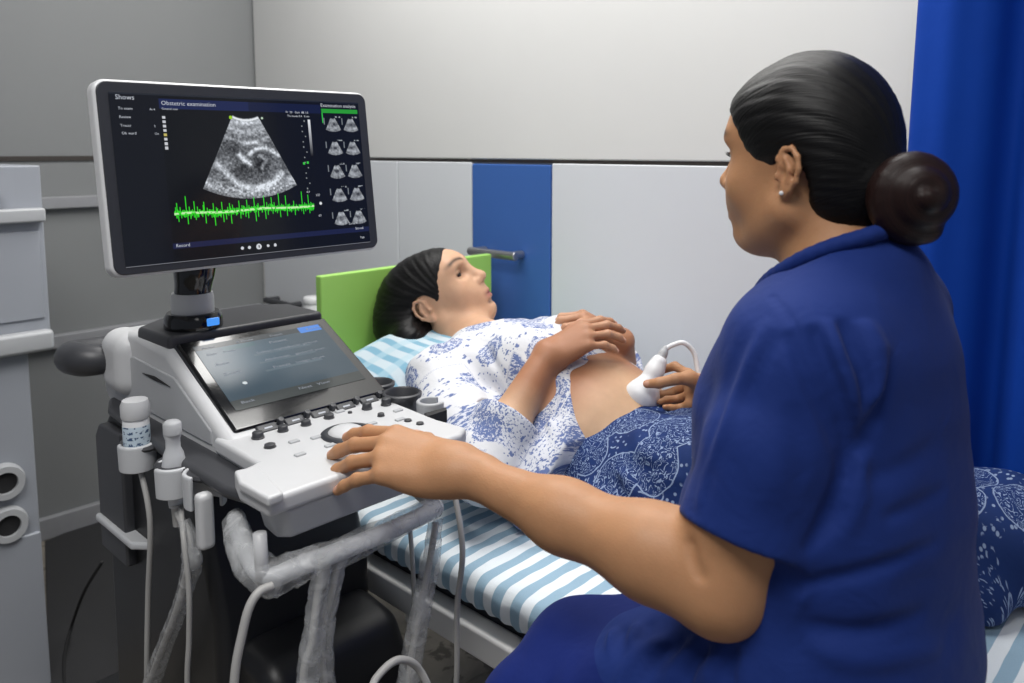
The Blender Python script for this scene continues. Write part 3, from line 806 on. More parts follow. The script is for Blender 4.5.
def display():
    nx, ny = 640, 390; u, v = np.meshgrid(np.linspace(0, 1, nx), np.linspace(0, 1, ny)); x = u * 1.646
    im = np.zeros((ny, nx, 3)); im[:] = L3(14, 17, 22)
    rs = np.random.RandomState(3)
    im[(u < .165)] = L3(17, 20, 27)
    tb = (v > .028) & (v < .085) & (u > .165) & (u < .815); im[tb] = L3(26, 36, 76); im[tb & (u > .5)] = L3(20, 28, 58)
    im[(v > .885) & (v < .918) & (u > .165)] = L3(28, 34, 66)
    im[(v < .01)] = L3(36, 40, 48); im[(v > .995)] = L3(120, 122, 128)
    im[(v > .052) & (v < .082) & (u > .817) & (u < .993)] = L3(40, 150, 50)
    im[(u > .817) & (u < .822) & (v > .08) & (v < .15)] = L3(50, 190, 70)
    def speck(s, seed):
        r = np.random.RandomState(seed).rand(ny // s + 2, nx // s + 2)
        a = np.repeat(np.repeat(r, s, 0), s, 1)[:ny, :nx]
        for _ in range(2): a = (a + np.roll(a, 1, 0) + np.roll(a, 1, 1) + np.roll(a, -1, 0) + np.roll(a, -1, 1)) / 5
        return a
    sk = speck(2, 1) * .6 + speck(5, 2) * .6
    def fan(cx, ay, half, r0, r1, fn, mul):
        dx, dy = x - cx, v - ay; r = np.hypot(dx, dy); a = np.arctan2(dx, dy)
        m = (np.abs(a) < half) & (r > r0) & (r < r1)
        t = fn(dx, v, r, a)
        g = np.clip(t, 0, 1)[..., None] * L3(232, 238, 246) * mul + L3(12, 14, 20)
        im[m] = g[m]
    def line(dx, vv, pts, w, amp):
        best = np.full(dx.shape, 9.0)
        for (a0, b0), (a1, b1) in zip(pts[:-1], pts[1:]):
            ex, ey = a1 - a0, b1 - b0; tt_ = np.clip(((dx - a0) * ex + (vv - b0) * ey) / (ex * ex + ey * ey), 0, 1)
            best = np.minimum(best, (dx - a0 - tt_ * ex) ** 2 + (vv - b0 - tt_ * ey) ** 2)
        return amp * np.exp(-best / (w * w))
    def main(dx, vv, r, a):
        t = .14 + .20 * sk
        t = t + .42 * np.exp(-((r - .215) / .02) ** 2) + .30 * np.exp(-((r - .27) / .03) ** 2) + .22 * np.exp(-((r - .335) / .012) ** 2)
        t = t - .16 * np.exp(-(dx + .06) ** 2 / .006 - (vv - .45) ** 2 / .004) - .22 * np.exp(-(dx - .08) ** 2 / .003 - (vv - .42) ** 2 / .004) - .12 * np.exp(-(dx + .12) ** 2 / .004 - (vv - .33) ** 2 / .003)
        t = t + line(dx, vv, [(.00, .36), (.05, .325), (.12, .32), (.17, .345), (.20, .37)], .013, .62)
        t = t + line(dx, vv, [(-.06, .365), (-.03, .40), (.00, .42)], .016, .75) + line(dx, vv, [(-.03, .30), (.04, .285), (.10, .30)], .010, .3)
        t = t + line(dx, vv, [(-.21, .42), (-.15, .49), (-.09, .545), (-.03, .565)], .018, .5) + line(dx, vv, [(.04, .575), (.14, .55), (.21, .49)], .020, .62)
        t = t + line(dx, vv, [(.08, .45), (.11, .40), (.07, .37)], .012, .35)
        t = t + .30 * np.exp(-((r - .655) / .035) ** 2) * (.5 + sk) + .16 * np.exp(-(dx + .13) ** 2 / .003 - (vv - .41) ** 2 / .002)
        t = t * (.45 + .65 * sk)
        return np.clip(t, 0, 2) ** 1.4 * 1.3
    fan(.797, -.052, .468, .185, .695, main, .95)
    ar = (np.abs(np.hypot(x - .797, v + .052) - .196) < .006) & (np.abs(np.arctan2(x - .797, v + .052)) < .45); im[ar] = L3(225, 230, 235)
    for i in range(5):
        for j in range(2):
            cx = (.868 + j * .086) * 1.646; ay = .085 + i * .163
            ph = i * 2.1 + j * 1.3
            def small(dx, vv, r, a):
                t = .22 + .35 * sk + .45 * np.exp(-((r - .05) / .012) ** 2) + .35 * np.exp(-((r - .10 - .006 * math.sin(ph)) / .014) ** 2) - .35 * np.exp(-(dx - .01 * math.cos(ph)) ** 2 / .0004 - (r - .075) ** 2 / .0002)
                return t * (.35 + .5 * sk)
            fan(cx, ay, .50, .034, .125, small, .75)
            im[(np.abs(u - .826 - j * .086) < .002) & (v > ay + .03) & (v < ay + .075)] = L3(120, 126, 132)
            im[(np.abs(v - ay - .022) < .005) & (np.abs(u - .893 - j * .082) < .012) & (sk > .5)] = L3(150, 156, 162)
    # grey scale bar, depth ticks, icons
    gb = (np.abs(u - .756) < .006) & (v > .13) & (v < .385); im[gb] = (np.clip(1 - (v[gb] - .13) / .255, 0, 1) ** 1.3)[:, None] * L3(225, 228, 235)
    for k in range(14):
        vv = .14 + .035 * k
        im[(np.abs(v - vv) < .004) & (np.abs(u - .722 - .012 * (k % 3 == 0)) < .0025)] = L3(150, 156, 160)
    im[(np.abs(v - .425) < .008) & (np.abs(u - .716) < .005)] = L3(60, 200, 70); im[(np.abs(v - .42) < .008) & (np.abs(u - .733) < .005)] = L3(60, 200, 70)
    for k in range(8):
        vv = .137 + .026 * k; c = L3(196, 198, 204) if k != 4 else L3(190, 176, 96)
        im[(np.abs(v - vv) < .008) & (np.abs(u - .177) < .006)] = c
    for k, (uu, r) in enumerate(((.422, .010), (.450, .010), (.489, .018), (.527, .009), (.557, .010))):
        d2 = ((u - uu) * 1.646) ** 2 + (v - .953) ** 2
        im[d2 < r * r] = L3(205, 208, 214)
        if k == 2: im[(((u - uu) * 1.646) < .004) & (((u - uu) * 1.646) > -.002) & (np.abs(v - .953) < .007)] = L3(60, 62, 70)
    # heart trace
    base = .714 + .004 * np.sin(u * 21)
    N = int((.744 - .181) * nx); i0 = int(.181 * nx)
    h = np.zeros(nx)
    for c in range(17):
        k = i0 + int(N * (c + .2 + .25 * rs.rand()) / 17)
        h[k] = -.048 - .03 * rs.rand(); h[k + 2] = .035 + .03 * rs.rand(); h[min(k + 7, nx - 1)] = -.02; h[min(k + 9, nx - 1)] = .02
    h += rs.randn(nx) * .010
    up = np.minimum(h, np.roll(h, 1)) - .010; dn = np.maximum(h, np.roll(h, 1)) + .010
    vv = v - base
    tr = (u > .181) & (u < .744) & (vv > up[None]) & (vv < dn[None]); im[tr] = L3(48, 214, 40)
    co = (u > .181) & (u < .744) & (np.abs(vv) < .006) & (sk > .45); im[co] = L3(190, 235, 170)
    im[((u - .775) * 1.646) ** 2 + (v - .700) ** 2 < .00010] = L3(215, 218, 222)
    im[(((u - .425) * 1.646) ** 2 + (v - .128) ** 2 < .00012)] = L3(150, 200, 40); im[(((u - .552) * 1.646) ** 2 + (v - .128) ** 2 < .00006)] = L3(180, 200, 180)
    return im
screen_grid('screen', 640, 390, sp(0, 0), mu * SW, -mv * SH, display(), M['screen'], mon)
def row(s, u, v, size=.022, al='LEFT'): return (s, u * 1.646, -v, size, al)
text_mesh('screen_text', [row('Shows', .020, .040, .040), row('To exam', .026, .098), row('Review', .027, .147), row('Tracer', .028, .196), row('Ob ward', .030, .240), row('At 4', .13, .098, .018), row('2', .14, .196, .018), row('On', .14, .240, .018),
    row('Obstetric examination', .172, .064, .036), row('General scan', .172, .092, .018), row('Examination analysis', .985, .040, .034, 'RIGHT'), row('Fr  20   Gain  60', .655, .090, .020), row('Mi 1.0', .725, .090, .020), row('Thi mode 0.4', .66, .115, .020), row('8 cm', .735, .115, .020),
    row('Record', .175, .910, .028), row('120', .755, .650, .022), row('60', .760, .790, .022), row('0.0', .715, .625, .020), row('Series 4', .90, .862, .022), row('Stored', .93, .90, .024), row('Page', .95, .965, .020)], M['text_white'], mon, lambda a, b: sp(a / 1.646, -b, .0026))

# front handle wrapped in film
hl = aty(264, 578, -.215); hr = aty(436, 520, -.215); hr[2] = hl[2] - .004
tube('front_handle', [tuple(aty(236, 518, -.10)), tuple(aty(246, 550, -.16)), (hl[0] + .004, -.215, hl[2]), (hl[0] + .05, -.222, hl[2]), ((hl[0] + hr[0]) / 2, -.225, (hl[2] + hr[2]) / 2), (hr[0] - .02, -.218, hr[2]), (hr[0] + .01, -.19, hr[2]), (hr[0] + .012, -.06, hr[2] + .03)], .0125, M['holder_plastic'], mac, n=14)
tube('handle_post', [(hl[0] - .002, -.215, hl[2] - .008), (hl[0] - .002, -.212, .85)], .0085, M['white_plastic'], mac, sm=1, n=12)
tube('film_wrap', [tuple(aty(234, 518, -.10)), tuple(aty(243, 548, -.16)), (hl[0] + .006, -.212, hl[2]), (hl[0] + .05, -.224, hl[2]), ((hl[0] + hr[0]) / 2, -.226, (hl[2] + hr[2]) / 2), (hr[0], -.212, hr[2])], [.014, .019, .024, .0215, .0195, .017], M['film'], mac, n=18, wob=.16, sm=14)
# holders along the tray
H1 = atzl(137, 442, .868); H2 = atzl(174, 464, .866); H3 = atzl(204, 470, .868)
clip((H1[0], H1[1], .826), .0205, .042, .9, 2.2)
clip((H2[0], H2[1], .822), .0215, .045, 1.0, 2.6)
clip((H3[0], H3[1], .818), .0225, .050, 1.5, -1.9)
for h in (H1, H2, H3):
    box('holder_bracket', (h[0] + .020, h[1] - .009, .835), (h[0] + .05, h[1] + .009, .852), M['dark_plastic'], mac, .003)
    lathe('holder_ring', [(.026, 0), (.036, 0), (.038, .004), (.036, .008), (.026, .008)], M['dark_plastic'], mac, (h[0] + .014, h[1] + .006, .858), n=28)
h3 = atzl(204, 503, .84)
sdf_obj('hook_cover', [rbox((h3[0], h3[1], .815), (.0115, .010, .040), .007)], M['white_plastic'], mac, .0025, world=False)

# ------------------------------------------------------------------ things hanging on or standing in the machine
def hang(name, label, cat, base): return thing(name, label, cat, mw(base), MROT)
bt = hang('gel_bottle', 'white capped gel bottle with a pale blue label in the rearmost holder', 'bottle', (H1[0], H1[1], .838))
def lab():
    t = NT('bottle_label', Roughness=.35); co = t.coord(); s = t.node('ShaderNodeSeparateXYZ', {0: co})
    st = t.ramp(t.math('ABSOLUTE', t.math('SUBTRACT', t.math('FRACT', t.math('MULTIPLY', s.outputs[2], 110)), .5)), .22, .30)
    dark = t.math('MULTIPLY', t.math('SUBTRACT', 1, st), t.ramp(t.noise(co, 190, 2), .52, .58))
    t.set('Base Color', t.mix(dark, lin(196, 212, 224), lin(58, 84, 120))); return t.m
M['label'] = lab()
lathe('bottle', [(0, .0), (.017, 0), (.0195, .004), (.0195, .066), (.0155, .074), (0, .075)], M['cable_white'], bt, n=30)
lathe('label', [(.0197, .018), (.0199, .019), (.0199, .058), (.0197, .059)], M['label'], bt, n=30)
lathe('cap', [(0, .070), (.0205, .070), (.0215, .074), (.0215, .090), (.0185, .098), (0, .099)], M['white_plastic'], bt, n=30)

def probe(name, label, base, tilt=0.0):
    t = hang(name, label, 'probe', base)
    lathe('body', [(0, -.045), (.010, -.044), (.0125, -.02), (.0165, 0), (.0175, .02), (.0145, .036), (.0105, .045), (.0105, .058), (.0125, .064), (.0125, .080), (.009, .084), (0, .084)], M['holder_plastic'], t, n=26, sx=1.0, sy=.8)
    lathe('strain_relief', [(0, -.075), (.0055, -.074), (.007, -.045), (.0105, -.04), (0, -.04)], M['cable_grey'], t, n=18)
    lathe('lens', [(.0127, .066), (.0127, .0815), (.009, .085), (0, .086)], M['grey_plastic'], t, n=26)
    return t
pr = probe('ultrasound_probe', 'pale grey ultrasound probe standing in the middle holder of the machine', (H2[0], H2[1], .846))
def cable(label, P, r, mat='cable_grey', name='cable', film=None, group=None):
    """P in machine space; the film is a part of the cable"""
    P = np.array(P, float); W = to_world(P, mac)
    t = thing(name, label, 'cable', W[0], MROT, group)
    tube('lead', W, r, M[mat], t, world=True, n=10)
    if film: tube('film_sleeve', to_world(np.array(film[0], float), mac), film[1], M['film'], t, world=True, n=14, wob=.2, sm=12)
    return t
def path(pts, y): return [aty(px, py, yy) for (px, py), yy in zip(pts, y if hasattr(y, '__len__') else [y] * len(pts))]
def down(P, x, y, z=.24, turn=.05):
    """goes on below: sinks, turns and comes up to a plug on the cart"""
    e = P[-1]
    return list(P) + [np.array([e[0] * .6 + x * .4, e[1] * .7 + y * .3, z + .03]), np.array([(e[0] + x) / 2, (e[1] + y) / 2, z]), np.array([x, y - turn * .2, z + .06]), np.array([x, y, z + .12])]
c1 = [np.array([H1[0], H1[1], .838])] + [atx(150, 520, -.215), atx(148, 600, -.212), atx(147, 690, -.21)]
cable('straight grey cable hanging below the gel bottle holder', down(c1, -.166, .36), .0045)
c2 = [np.array([H2[0], H2[1], .795])] + [atx(190, 545, -.215), atx(180, 600, -.215), atx(155, 668, -.215), atx(146, 700, -.215)]
cable('grey cable in a loose clear film sleeve hanging below the middle holder', down(c2, -.166, .22), .0055, film=([atx(184, 520, -.216), atx(192, 560, -.216), atx(182, 600, -.216), atx(156, 668, -.216), atx(147, 697, -.216)], [.008, .013, .012, .013, .013]))
c3 = [np.array([H2[0] + .004, H2[1] - .006, .80])] + [atx(184, 540, -.225), atx(189, 590, -.226), atx(189, 640, -.226), atx(188, 700, -.226)]
cable('thin grey cable hanging beside the film-sleeved one under the middle holder', down(c3, -.166, .12), .004)
c4 = path([(272, 586), (259, 592), (249, 608), (242, 635), (236, 665), (233, 700), (231, 745)], -.24)
cable('grey cable curving down from the near end of the film-wrapped handle', down(c4, -.12, -.13), .0055)
c5 = path([(322, 560), (318, 590), (312, 640), (304, 700)], -.235)
cable('film-covered grey cable under the middle of the handle', down(c5, -.06, -.13), .005, film=(path([(324, 558), (319, 590), (313, 640), (305, 700)], -.235), [.010, .012, .014, .014]))
c6 = path([(340, 556), (332, 590), (322, 640), (326, 700)], -.225)
cable('second film-covered cable under the middle of the handle, twisting behind its neighbour', down(c6, -.02, -.13), .005, film=(path([(342, 556), (333, 590), (324, 640), (328, 700)], -.225), [.009, .010, .012, .012]))
c7 = path([(436, 522), (430, 560), (420, 610), (408, 690)], [-.205, -.215, -.22, -.22])
cable('grey cable in a wide shiny film sleeve at the far end of the handle', down(c7, .03, -.13), .005, film=(path([(436, 518), (431, 560), (420, 610), (407, 692)], [-.205, -.215, -.22, -.22]), [.011, .0135, .0145, .016]))
c8 = path([(410, 528), (413, 570), (414, 620), (412, 700)], [-.12, -.12, -.12, -.12])
cable('thin pale cable hanging behind the shiny film sleeve', down(c8, .08, -.10), .0038)
c9 = path([(466, 500), (462, 540), (457, 610), (455, 700)], [-.24, -.26, -.26, -.26])
c9[0] = np.array([c9[0][0], -.19, .872])
cable('grey cable hanging in front of the striped couch from the console corner', down(c9, .09, -.06), .0045)
c10 = path([(366, 700), (378, 676), (398, 660), (418, 668), (428, 700)], -.27)
cable('pale cable loop at the foot of the shiny film sleeve', [c10[0] + [-.02, .06, -.12]] + c10 + [c10[-1] + [.02, .10, -.12]], .0055)
g0 = to_local(np.array([atz(102, 562, .35), atz(84, 592, .2), atz(72, 625, .04), atz(64, 660, .008), atz(66, 700, .008)]), mac)
cable('thin black cable running from the rear of the machine down to the dark floor layer', g0, .004, 'rubber')
layer_pts = [atz(45, 543, .0), atz(100, 519, .0), mw((.35, .75, 0)), mw((.35, -.45, 0)), atz(49, 683, 0)]
layer_pts[-1] = layer_pts[0] + (layer_pts[-1] - layer_pts[0]) * 1.35
layer_c = np.mean(layer_pts, axis=0)
fm = prism('floor_layer', [tuple((q - layer_c)[:2]) for q in layer_pts], 2, 0, .006, M['mat'], None, .002, 2)  # thin dark grey layer lying over the floor under the machine
fm.location = (layer_c[0], layer_c[1], .0005); tag(fm, 'thin dark grey layer on the floor under the machine', 'mat')
# ------------------------------------------------------------------ people
def rotv(v, ax, ang):
    v = np.array(v, float); ax = nrm(ax); c, s = math.cos(ang), math.sin(ang)
    return v * c + np.cross(ax, v) * s + ax * (ax @ v) * (1 - c)
FING = {'index': ((.092, .027, .004), (.043, .026, .022), (.0090, .0083, .0077, .0067)), 'middle': ((.094, .007, .007), (.047, .030, .023), (.0093, .0085, .0078, .0068)),
        'ring': ((.089, -.013, .005), (.043, .028, .023), (.0088, .0080, .0074, .0064)), 'little': ((.079, -.031, -.001), (.034, .021, .020), (.0078, .0071, .0066, .0058))}
def hand(W, d, dors, s=1.0, ts=1, flex=None, spread=None, thumb=None, k=.0045):
    """prims and nail points of a hand: W wrist, d towards the fingers, dors the back of the hand, ts +1 right hand / -1 left hand"""
    x = nrm(d); z = np.array(dors, float); z = nrm(z - x * (z @ x)); y = np.cross(z, x) * ts
    X = lambda p: np.array(W) + s * (p[0] * x + p[1] * y + p[2] * z)
    R = np.array([x, y, z]); P = []; nails = []
    flex = flex or {}; spread = spread or {}
    palm = []
    for nm, (K, L, rr) in FING.items():
        palm.append(capsule(X((.004, K[1] * .55, 0)), X(K), .0145 * s, .0108 * s, k=.016 * s))
    palm.append(ell(X((.050, -.001, -.006)), (.044 * s, .036 * s, .0125 * s), R, k=.012 * s))
    palm.append(ell(X((.036, .024, -.010)), (.030 * s, .015 * s, .0135 * s), R, k=.012 * s))
    palm.append(ell(X((.034, -.024, -.009)), (.030 * s, .012 * s, .012 * s), R, k=.012 * s))
    P.append(group(palm, k=.02 * s))
    for nm, (K, L, rr) in FING.items():
        fx = flex.get(nm, (12, 16, 10)); sp = spread.get(nm, {'index': 4, 'middle': 0, 'ring': -4, 'little': -9}[nm])
        p = X(K); a = 0; fd0 = rotv(x, z, math.radians(sp) * ts); ax = np.cross(fd0, z)   # turning about ax by -a curls towards the palm
        pts = [p]; dd = fd0
        for li, f in zip(L, fx):
            a += math.radians(f); dd = math.cos(a) * fd0 - math.sin(a) * z; p = p + s * li * dd; pts.append(p)
        r = [q * s for q in rr]
        g = [capsule(X((K[0] - .018, K[1] * .9, K[2] - .002)), pts[0], r[0] * .95, r[0], k=.004)] + [capsule(pts[i], pts[i + 1] - (nrm(pts[i + 1] - pts[i]) * r[3] if i == 2 else 0), r[i], r[i + 1], k=.004) for i in range(3)]
        g.append(ell(pts[1], (r[1] * 1.06,) * 3, k=.003)); 
        up = math.cos(a) * z + math.sin(a) * fd0
        nails.append((pts[3] - dd * .009 * s + up * r[3] * .75, .0062 * s, dd, up))
        P.append(group(g, k=k))
    th = thumb or [(.020, .022, -.012), (.052, .046, -.020), (.078, .058, -.022), (.100, .062, -.021)]
    t = [X(q) for q in th]
    g = [capsule(t[0], t[1], .0135 * s, .0112 * s, k=.006), capsule(t[1], t[2], .0106 * s, .0092 * s, k=.005), capsule(t[2], t[3], .0094 * s, .0072 * s, k=.005)]
    P.append(group(g, k=.009 * s))
    nails.append((t[3] + nrm(y * .3 + z) * .0055 * s, .0068 * s, nrm(t[3] - t[2]), z))
    return P, nails

def head_prims(H, R, s=1.0, ear_sides=(1, -1), eye_open=.0040, crown=0.0):
    """R rows: forward, left, up"""
    X = lambda p: np.array(H) + s * (np.array(p) @ R)
    def E(c, r, Rl=None, op='u', k=.012):
        RR = R if Rl is None else np.array(Rl) @ R
        return ell(X(c), np.array(r) * s, RR, op, k * s)
    def C(a, b, r1, r2, op='u', k=.012): return capsule(X(a), X(b), r1 * s, r2 * s, op, k * s)
    P = [E((-.002, 0, .043 - crown), (.094, .0735, .080 - crown * .6)), E((.040, 0, -.012), (.058, .058, .082), k=.03), E((.066, 0, .055 - crown), (.036, .052, .042), k=.03)]
    for y in (1, -1):
        P += [C((.008, y * .054, -.040), (.068, y * .017, -.079), .020, .0165, k=.03), E((.068, y * .036, -.014), (.022, .022, .024), k=.03),
              C((.093, y * .008, .044), (.082, y * .040, .046), .0095, .0085, k=.016)]
    P += [E((.086, 0, -.076), (.0185, .021, .016), k=.02), E((.088, 0, -.035), (.022, .030, .030), k=.025)]
    # eye hollows, nose, lips
    for y in (1, -1): P.append(E((.098, y * .032, .024), (.014, .018, .011), op='s', k=.014))
    P += [C((.093, 0, .034), (.1165, 0, -.004), .0075, .0095, k=.014), E((.1175, 0, -.008), (.0095, .0105, .0088), k=.008)]
    for y in (1, -1):
        P += [E((.1065, y * .0125, -.012), (.0095, .0072, .0075), k=.007), E((.112, y * .0065, -.0178), (.0050, .0030, .0030), op='s', k=.002)]
    P += [C((.106, 0, -.021), (.1045, 0, -.034), .0045, .0055, k=.010),
          E((.1045, .006, -.0402), (.0082, .0125, .0056), k=.005), E((.1045, -.006, -.0402), (.0082, .0125, .0056), k=.005), E((.1030, 0, -.0528), (.0092, .0175, .0066), k=.006),
          C((.1115, .017, -.0465), (.1115, -.017, -.0465), .0016, .0016, op='s', k=.003), E((.104, 0, -.0635), (.006, .016, .0045), op='s', k=.008)]
    # lids around the eyeball
    for y in (1, -1):
        P += [E((.0800, y * .0315, .0235), (.0138, .0150, .0132), k=.004), E((.0905, y * .0325, .0218), (.010, .0118, eye_open), op='s', k=.0015)]
    # ears: a bowl with a rolled rim, tragus and lobe
    X0, E0, C0 = X, E, C; q0 = lambda p, y: (-.004 + (p[0] + .004) * .80, p[1], .002 + (p[2] - .002) * .78)
    for y in ear_sides:
        def E(c, r, Rl=None, op='u', k=.012): return E0(q0(c, y), (r[0] * .8, r[1], r[2] * .78), Rl, op, k)
        def C(a, b, r1, r2, op='u', k=.012): return C0(q0(a, y), q0(b, y), r1 * .9, r2 * .9, op, k)
        er = [E((-.006, y * .0745, .002), (.0155, .0062, .0265), k=.008)]
        rim = [(.006, .006), (.010, .022), (.002, .034), (-.012, .036), (-.022, .024), (-.024, .006), (-.018, -.012), (-.008, -.024)]
        rp = [np.array((-.004 + px * 1.0, y * (.0775 + .006 * max(0, -px) / .024), pz)) for px, pz in rim]
        er += [C(a, b, .0036, .0036, k=.003) for a, b in zip(rp[:-1], rp[1:])]
        er += [E((-.003, y * .0755, -.026), (.0092, .0052, .0105), k=.006), E((-.002, y * .083, -.002), (.0082, .0068, .0125), op='s', k=.003), E((-.009, y * .083, .017), (.0085, .0045, .0095), op='s', k=.003),
               E((.0085, y * .0765, -.004), (.0045, .0050, .0065), k=.003),
               C((-.006, y * .0800, .022), (-.0135, y * .0815, .006), .0030, .0030, k=.004), C((-.0135, y * .0815, .006), (-.010, y * .080, -.012), .0030, .0028, k=.004)]
        P.append(group(er, k=.008))
    return P, X
def face_tint(V, H, R, s, base, lip=(126, 66, 58), brow=(30, 22, 20)):
    """colours that belong to the face itself: lips, brows, lash line"""
    q = (V - np.array(H)) @ R.T / s
    c = np.tile(np.array(lin(*base)[:3]), (len(V), 1))
    def mixin(m, rgb): 
        m = np.clip(m, 0, 1)[:, None]; c[:] = c * (1 - m) + np.array(lin(*rgb)[:3]) * m
    x, y, z = q[:, 0], np.abs(q[:, 1]), q[:, 2]
    fr = x > .06
    mixin(np.where(fr & (x > .09), np.exp(-(((z + .0465) / .0095) ** 2) ** 2 - ((y / .0205) ** 2) ** 2), 0) * .85, lip)
    zb = .0465 + .0075 * (1 - ((y - .036) / .026) ** 2)
    mixin(np.where(fr, np.exp(-((z - zb) / .0042) ** 2) * np.clip((y - .008) / .006, 0, 1) * np.clip((.058 - y) / .008, 0, 1), 0) * .9, brow)
    ring = ((y - .0325) / .0128) ** 2 + ((z - .0228) / .0056) ** 2
    mixin(np.where(fr & (z > .0215), np.exp(-((ring - 1) / .30) ** 2), 0) * .85, (14, 10, 10))
    mixin(np.where(fr, np.exp(-((ring - 1.5) / 1.0) ** 2), 0) * .25, (96, 62, 48))
    mixin(np.exp(-((x + .004) / .016) ** 2 - ((z - .002) / .026) ** 2) * (y > .078) * .10, (150, 70, 56))
    return c
def nail_tint(V, c, nails, rgb):
    for p, r, d, u in nails:
        m = np.abs(V - p).max(1) < r * 2
        if not m.any(): continue
        q = V[m] - p; a = q @ d; w = q - np.outer(a, d); h = w @ u; b = np.sqrt(np.maximum((w * w).sum(1) - h * h, 0))
        k = np.clip(1.3 - np.sqrt((a / (r * 1.1)) ** 2 + (b / (r * .8)) ** 2) ** 4, 0, 1) * (h > -.004)
        c[m] = c[m] * (1 - k[:, None]) + np.array(lin(*rgb)[:3]) * k[:, None]
    return c
def eyes(parent, X, R, s, iris_dir=None):
    for y in (1, -1):
        c = X((.0790, y * .0315, .0235)); r = .0127 * s
        fwd = R[0] if iris_dir is None else nrm(iris_dir)
        V = []; F = []; n, m = 20, 14
        up = nrm(np.cross(fwd, R[1])); lf = np.cross(up, fwd)
        for i in range(m + 1):
            a = math.pi * i / m
            for k in range(n):
                t = 2 * math.pi * k / n; V.append(c + r * (math.cos(a) * fwd + math.sin(a) * (math.cos(t) * lf + math.sin(t) * up)))
        for i in range(m):
            for k in range(n): F.append((i * n + k, (i + 1) * n + k, (i + 1) * n + (k + 1) % n, i * n + (k + 1) % n))
        V = np.array(V); ca = (V - c) @ fwd / r
        col = np.tile(np.array(lin(222, 216, 210)[:3]), (len(V), 1)); col[ca > .66] = lin(46, 28, 20)[:3]; col[ca > .955] = (.004, .004, .004)
        mesh_np('eye', V, F, M['eye'], parent, True, col, world=True)
t = NT('eye', Roughness=.12); t.set('Base Color', t.node('ShaderNodeAttribute', attribute_name='tint').outputs[0]); M['eye'] = t.m
def lashes(parent, X, R, world=True):
    for y in (1, -1):
        V = []; F = []
        for i in range(15):
            t_ = -1 + 2 * i / 14
            b = X((.0925 - .0065 * t_ * t_, y * (.0325 + .0118 * t_), .0228 + .0040 * (1 - t_ * t_)))
            L = (.0075 if i % 2 else .0035) * (1 - .3 * abs(t_))
            d = R[0] * .9 + R[2] * .45 + R[1] * y * t_ * .6
            V += [b - R[2] * .0006, b + R[2] * .0006, b + d * L]
        for i in range(14):
            a = 3 * i; F += [(a, a + 3, a + 5, a + 2), (a + 1, a + 2, a + 5, a + 4), (a, a + 1, a + 4, a + 3)]
        mesh_np('eyelash', np.array(V), F, M['lash'], parent, False, world=world)
M['lash'] = plain('lash', (14, 12, 12), .6)
# ---- the sonographer, sitting on the edge of the couch
SK = (178, 131, 95)
F = nrm([-.722, .692, 0]); Rr = np.array([F[1], -F[0], 0]); UPZ = np.array([0, 0, 1.0])       # facing, her right
nur = thing('person', 'seated person in dark blue scrubs with a black hair bun, holding the white probe', 'person', (.36, .85, .0))
TB = np.array([F, -Rr, UPZ])                              # torso axes: forward, left, up
Hn = np.array([.347, .918, 1.294]); HN = .97; RH = frame(np.array([-.676, .737, -.05]), UPZ)
SHL = np.array([.268, .766, 1.106]); SHR = np.array([.478, .994, 1.122])
ELL_ = np.array([.210, .760, .885]); WRL = np.array([-.066, .962, .923])
ELR = np.array([.535, 1.19, .945]); WRR = at(718, 392, 1.44)
def torso(g=0.0):
    return [ell((.368, .842, .745), (.115 + g, .180 + g, .105 + g), TB, k=.05), ell((.360, .850, .87), (.105 + g, .145 + g, .14 + g), TB, k=.06),
            ell((.356, .860, 1.00), (.112 + g, .155 + g, .15 + g), TB, k=.06), ell((.366, .870, 1.10), (.098 + g, .150 + g, .095 + g), TB, k=.05),
            capsule(SHL + [.02, .02, 0], SHR - [.02, .02, 0], .052 + g, k=.05),
            capsule((.380, .872, 1.175), SHL + [.02, .02, .012], .050 + g, .042 + g, k=.04), capsule((.380, .872, 1.175), SHR + [-.02, -.02, .012], .050 + g, .042 + g, k=.04)] + \
           [ell(np.array([.358, .862, 1.02]) + F * .058 + Rr * y, (.050 + g, .060 + g, .060 + g), TB, k=.05) for y in (.065, -.065)]
hp, HXn = head_prims(Hn, RH, HN)
dL = nrm(np.array([-.262, 1.040, .936]) - WRL)
hl_, nl_ = hand(WRL, dL, (.0, -.40, .92), 1.15, -1, flex={'index': (14, 12, 8), 'middle': (18, 14, 8), 'ring': (22, 14, 8), 'little': (20, 14, 8)}, spread={'index': 5, 'middle': 1, 'ring': -3, 'little': -8},
                thumb=[(.020, .022, -.012), (.050, .044, -.022), (.074, .060, -.030), (.096, .070, -.036)])
# hand on the probe
def ap(px, py, Y): return at(px, py, Y - .035)
PRB = ap(638, 404, 1.50); PRT = ap(664, 352, 1.525); PD = nrm(PRT - PRB)
kW = ap(708, 392, 1.475)
def wp(pts, rad, k=.004): return group(chain([np.array(q) for q in pts], rad, k=.004), k=k)
thumbP = [ap(690, 378, 1.455), ap(676, 379, 1.445), ap(659, 383, 1.452), ap(647, 384, 1.468)]
idxP = [ap(688, 374, 1.50), ap(675, 366, 1.535), ap(659, 371, 1.548), ap(650, 380, 1.545)]
midP = [ap(690, 384, 1.495), ap(676, 391, 1.535), ap(661, 395, 1.538), ap(652, 396, 1.525)]
rngP = [ap(691, 394, 1.485), ap(679, 399, 1.505), ap(667, 400, 1.498), ap(660, 402, 1.485)]
litP = [ap(690, 404, 1.470), ap(680, 408, 1.480), ap(671, 408, 1.470), ap(665, 407, 1.462)]
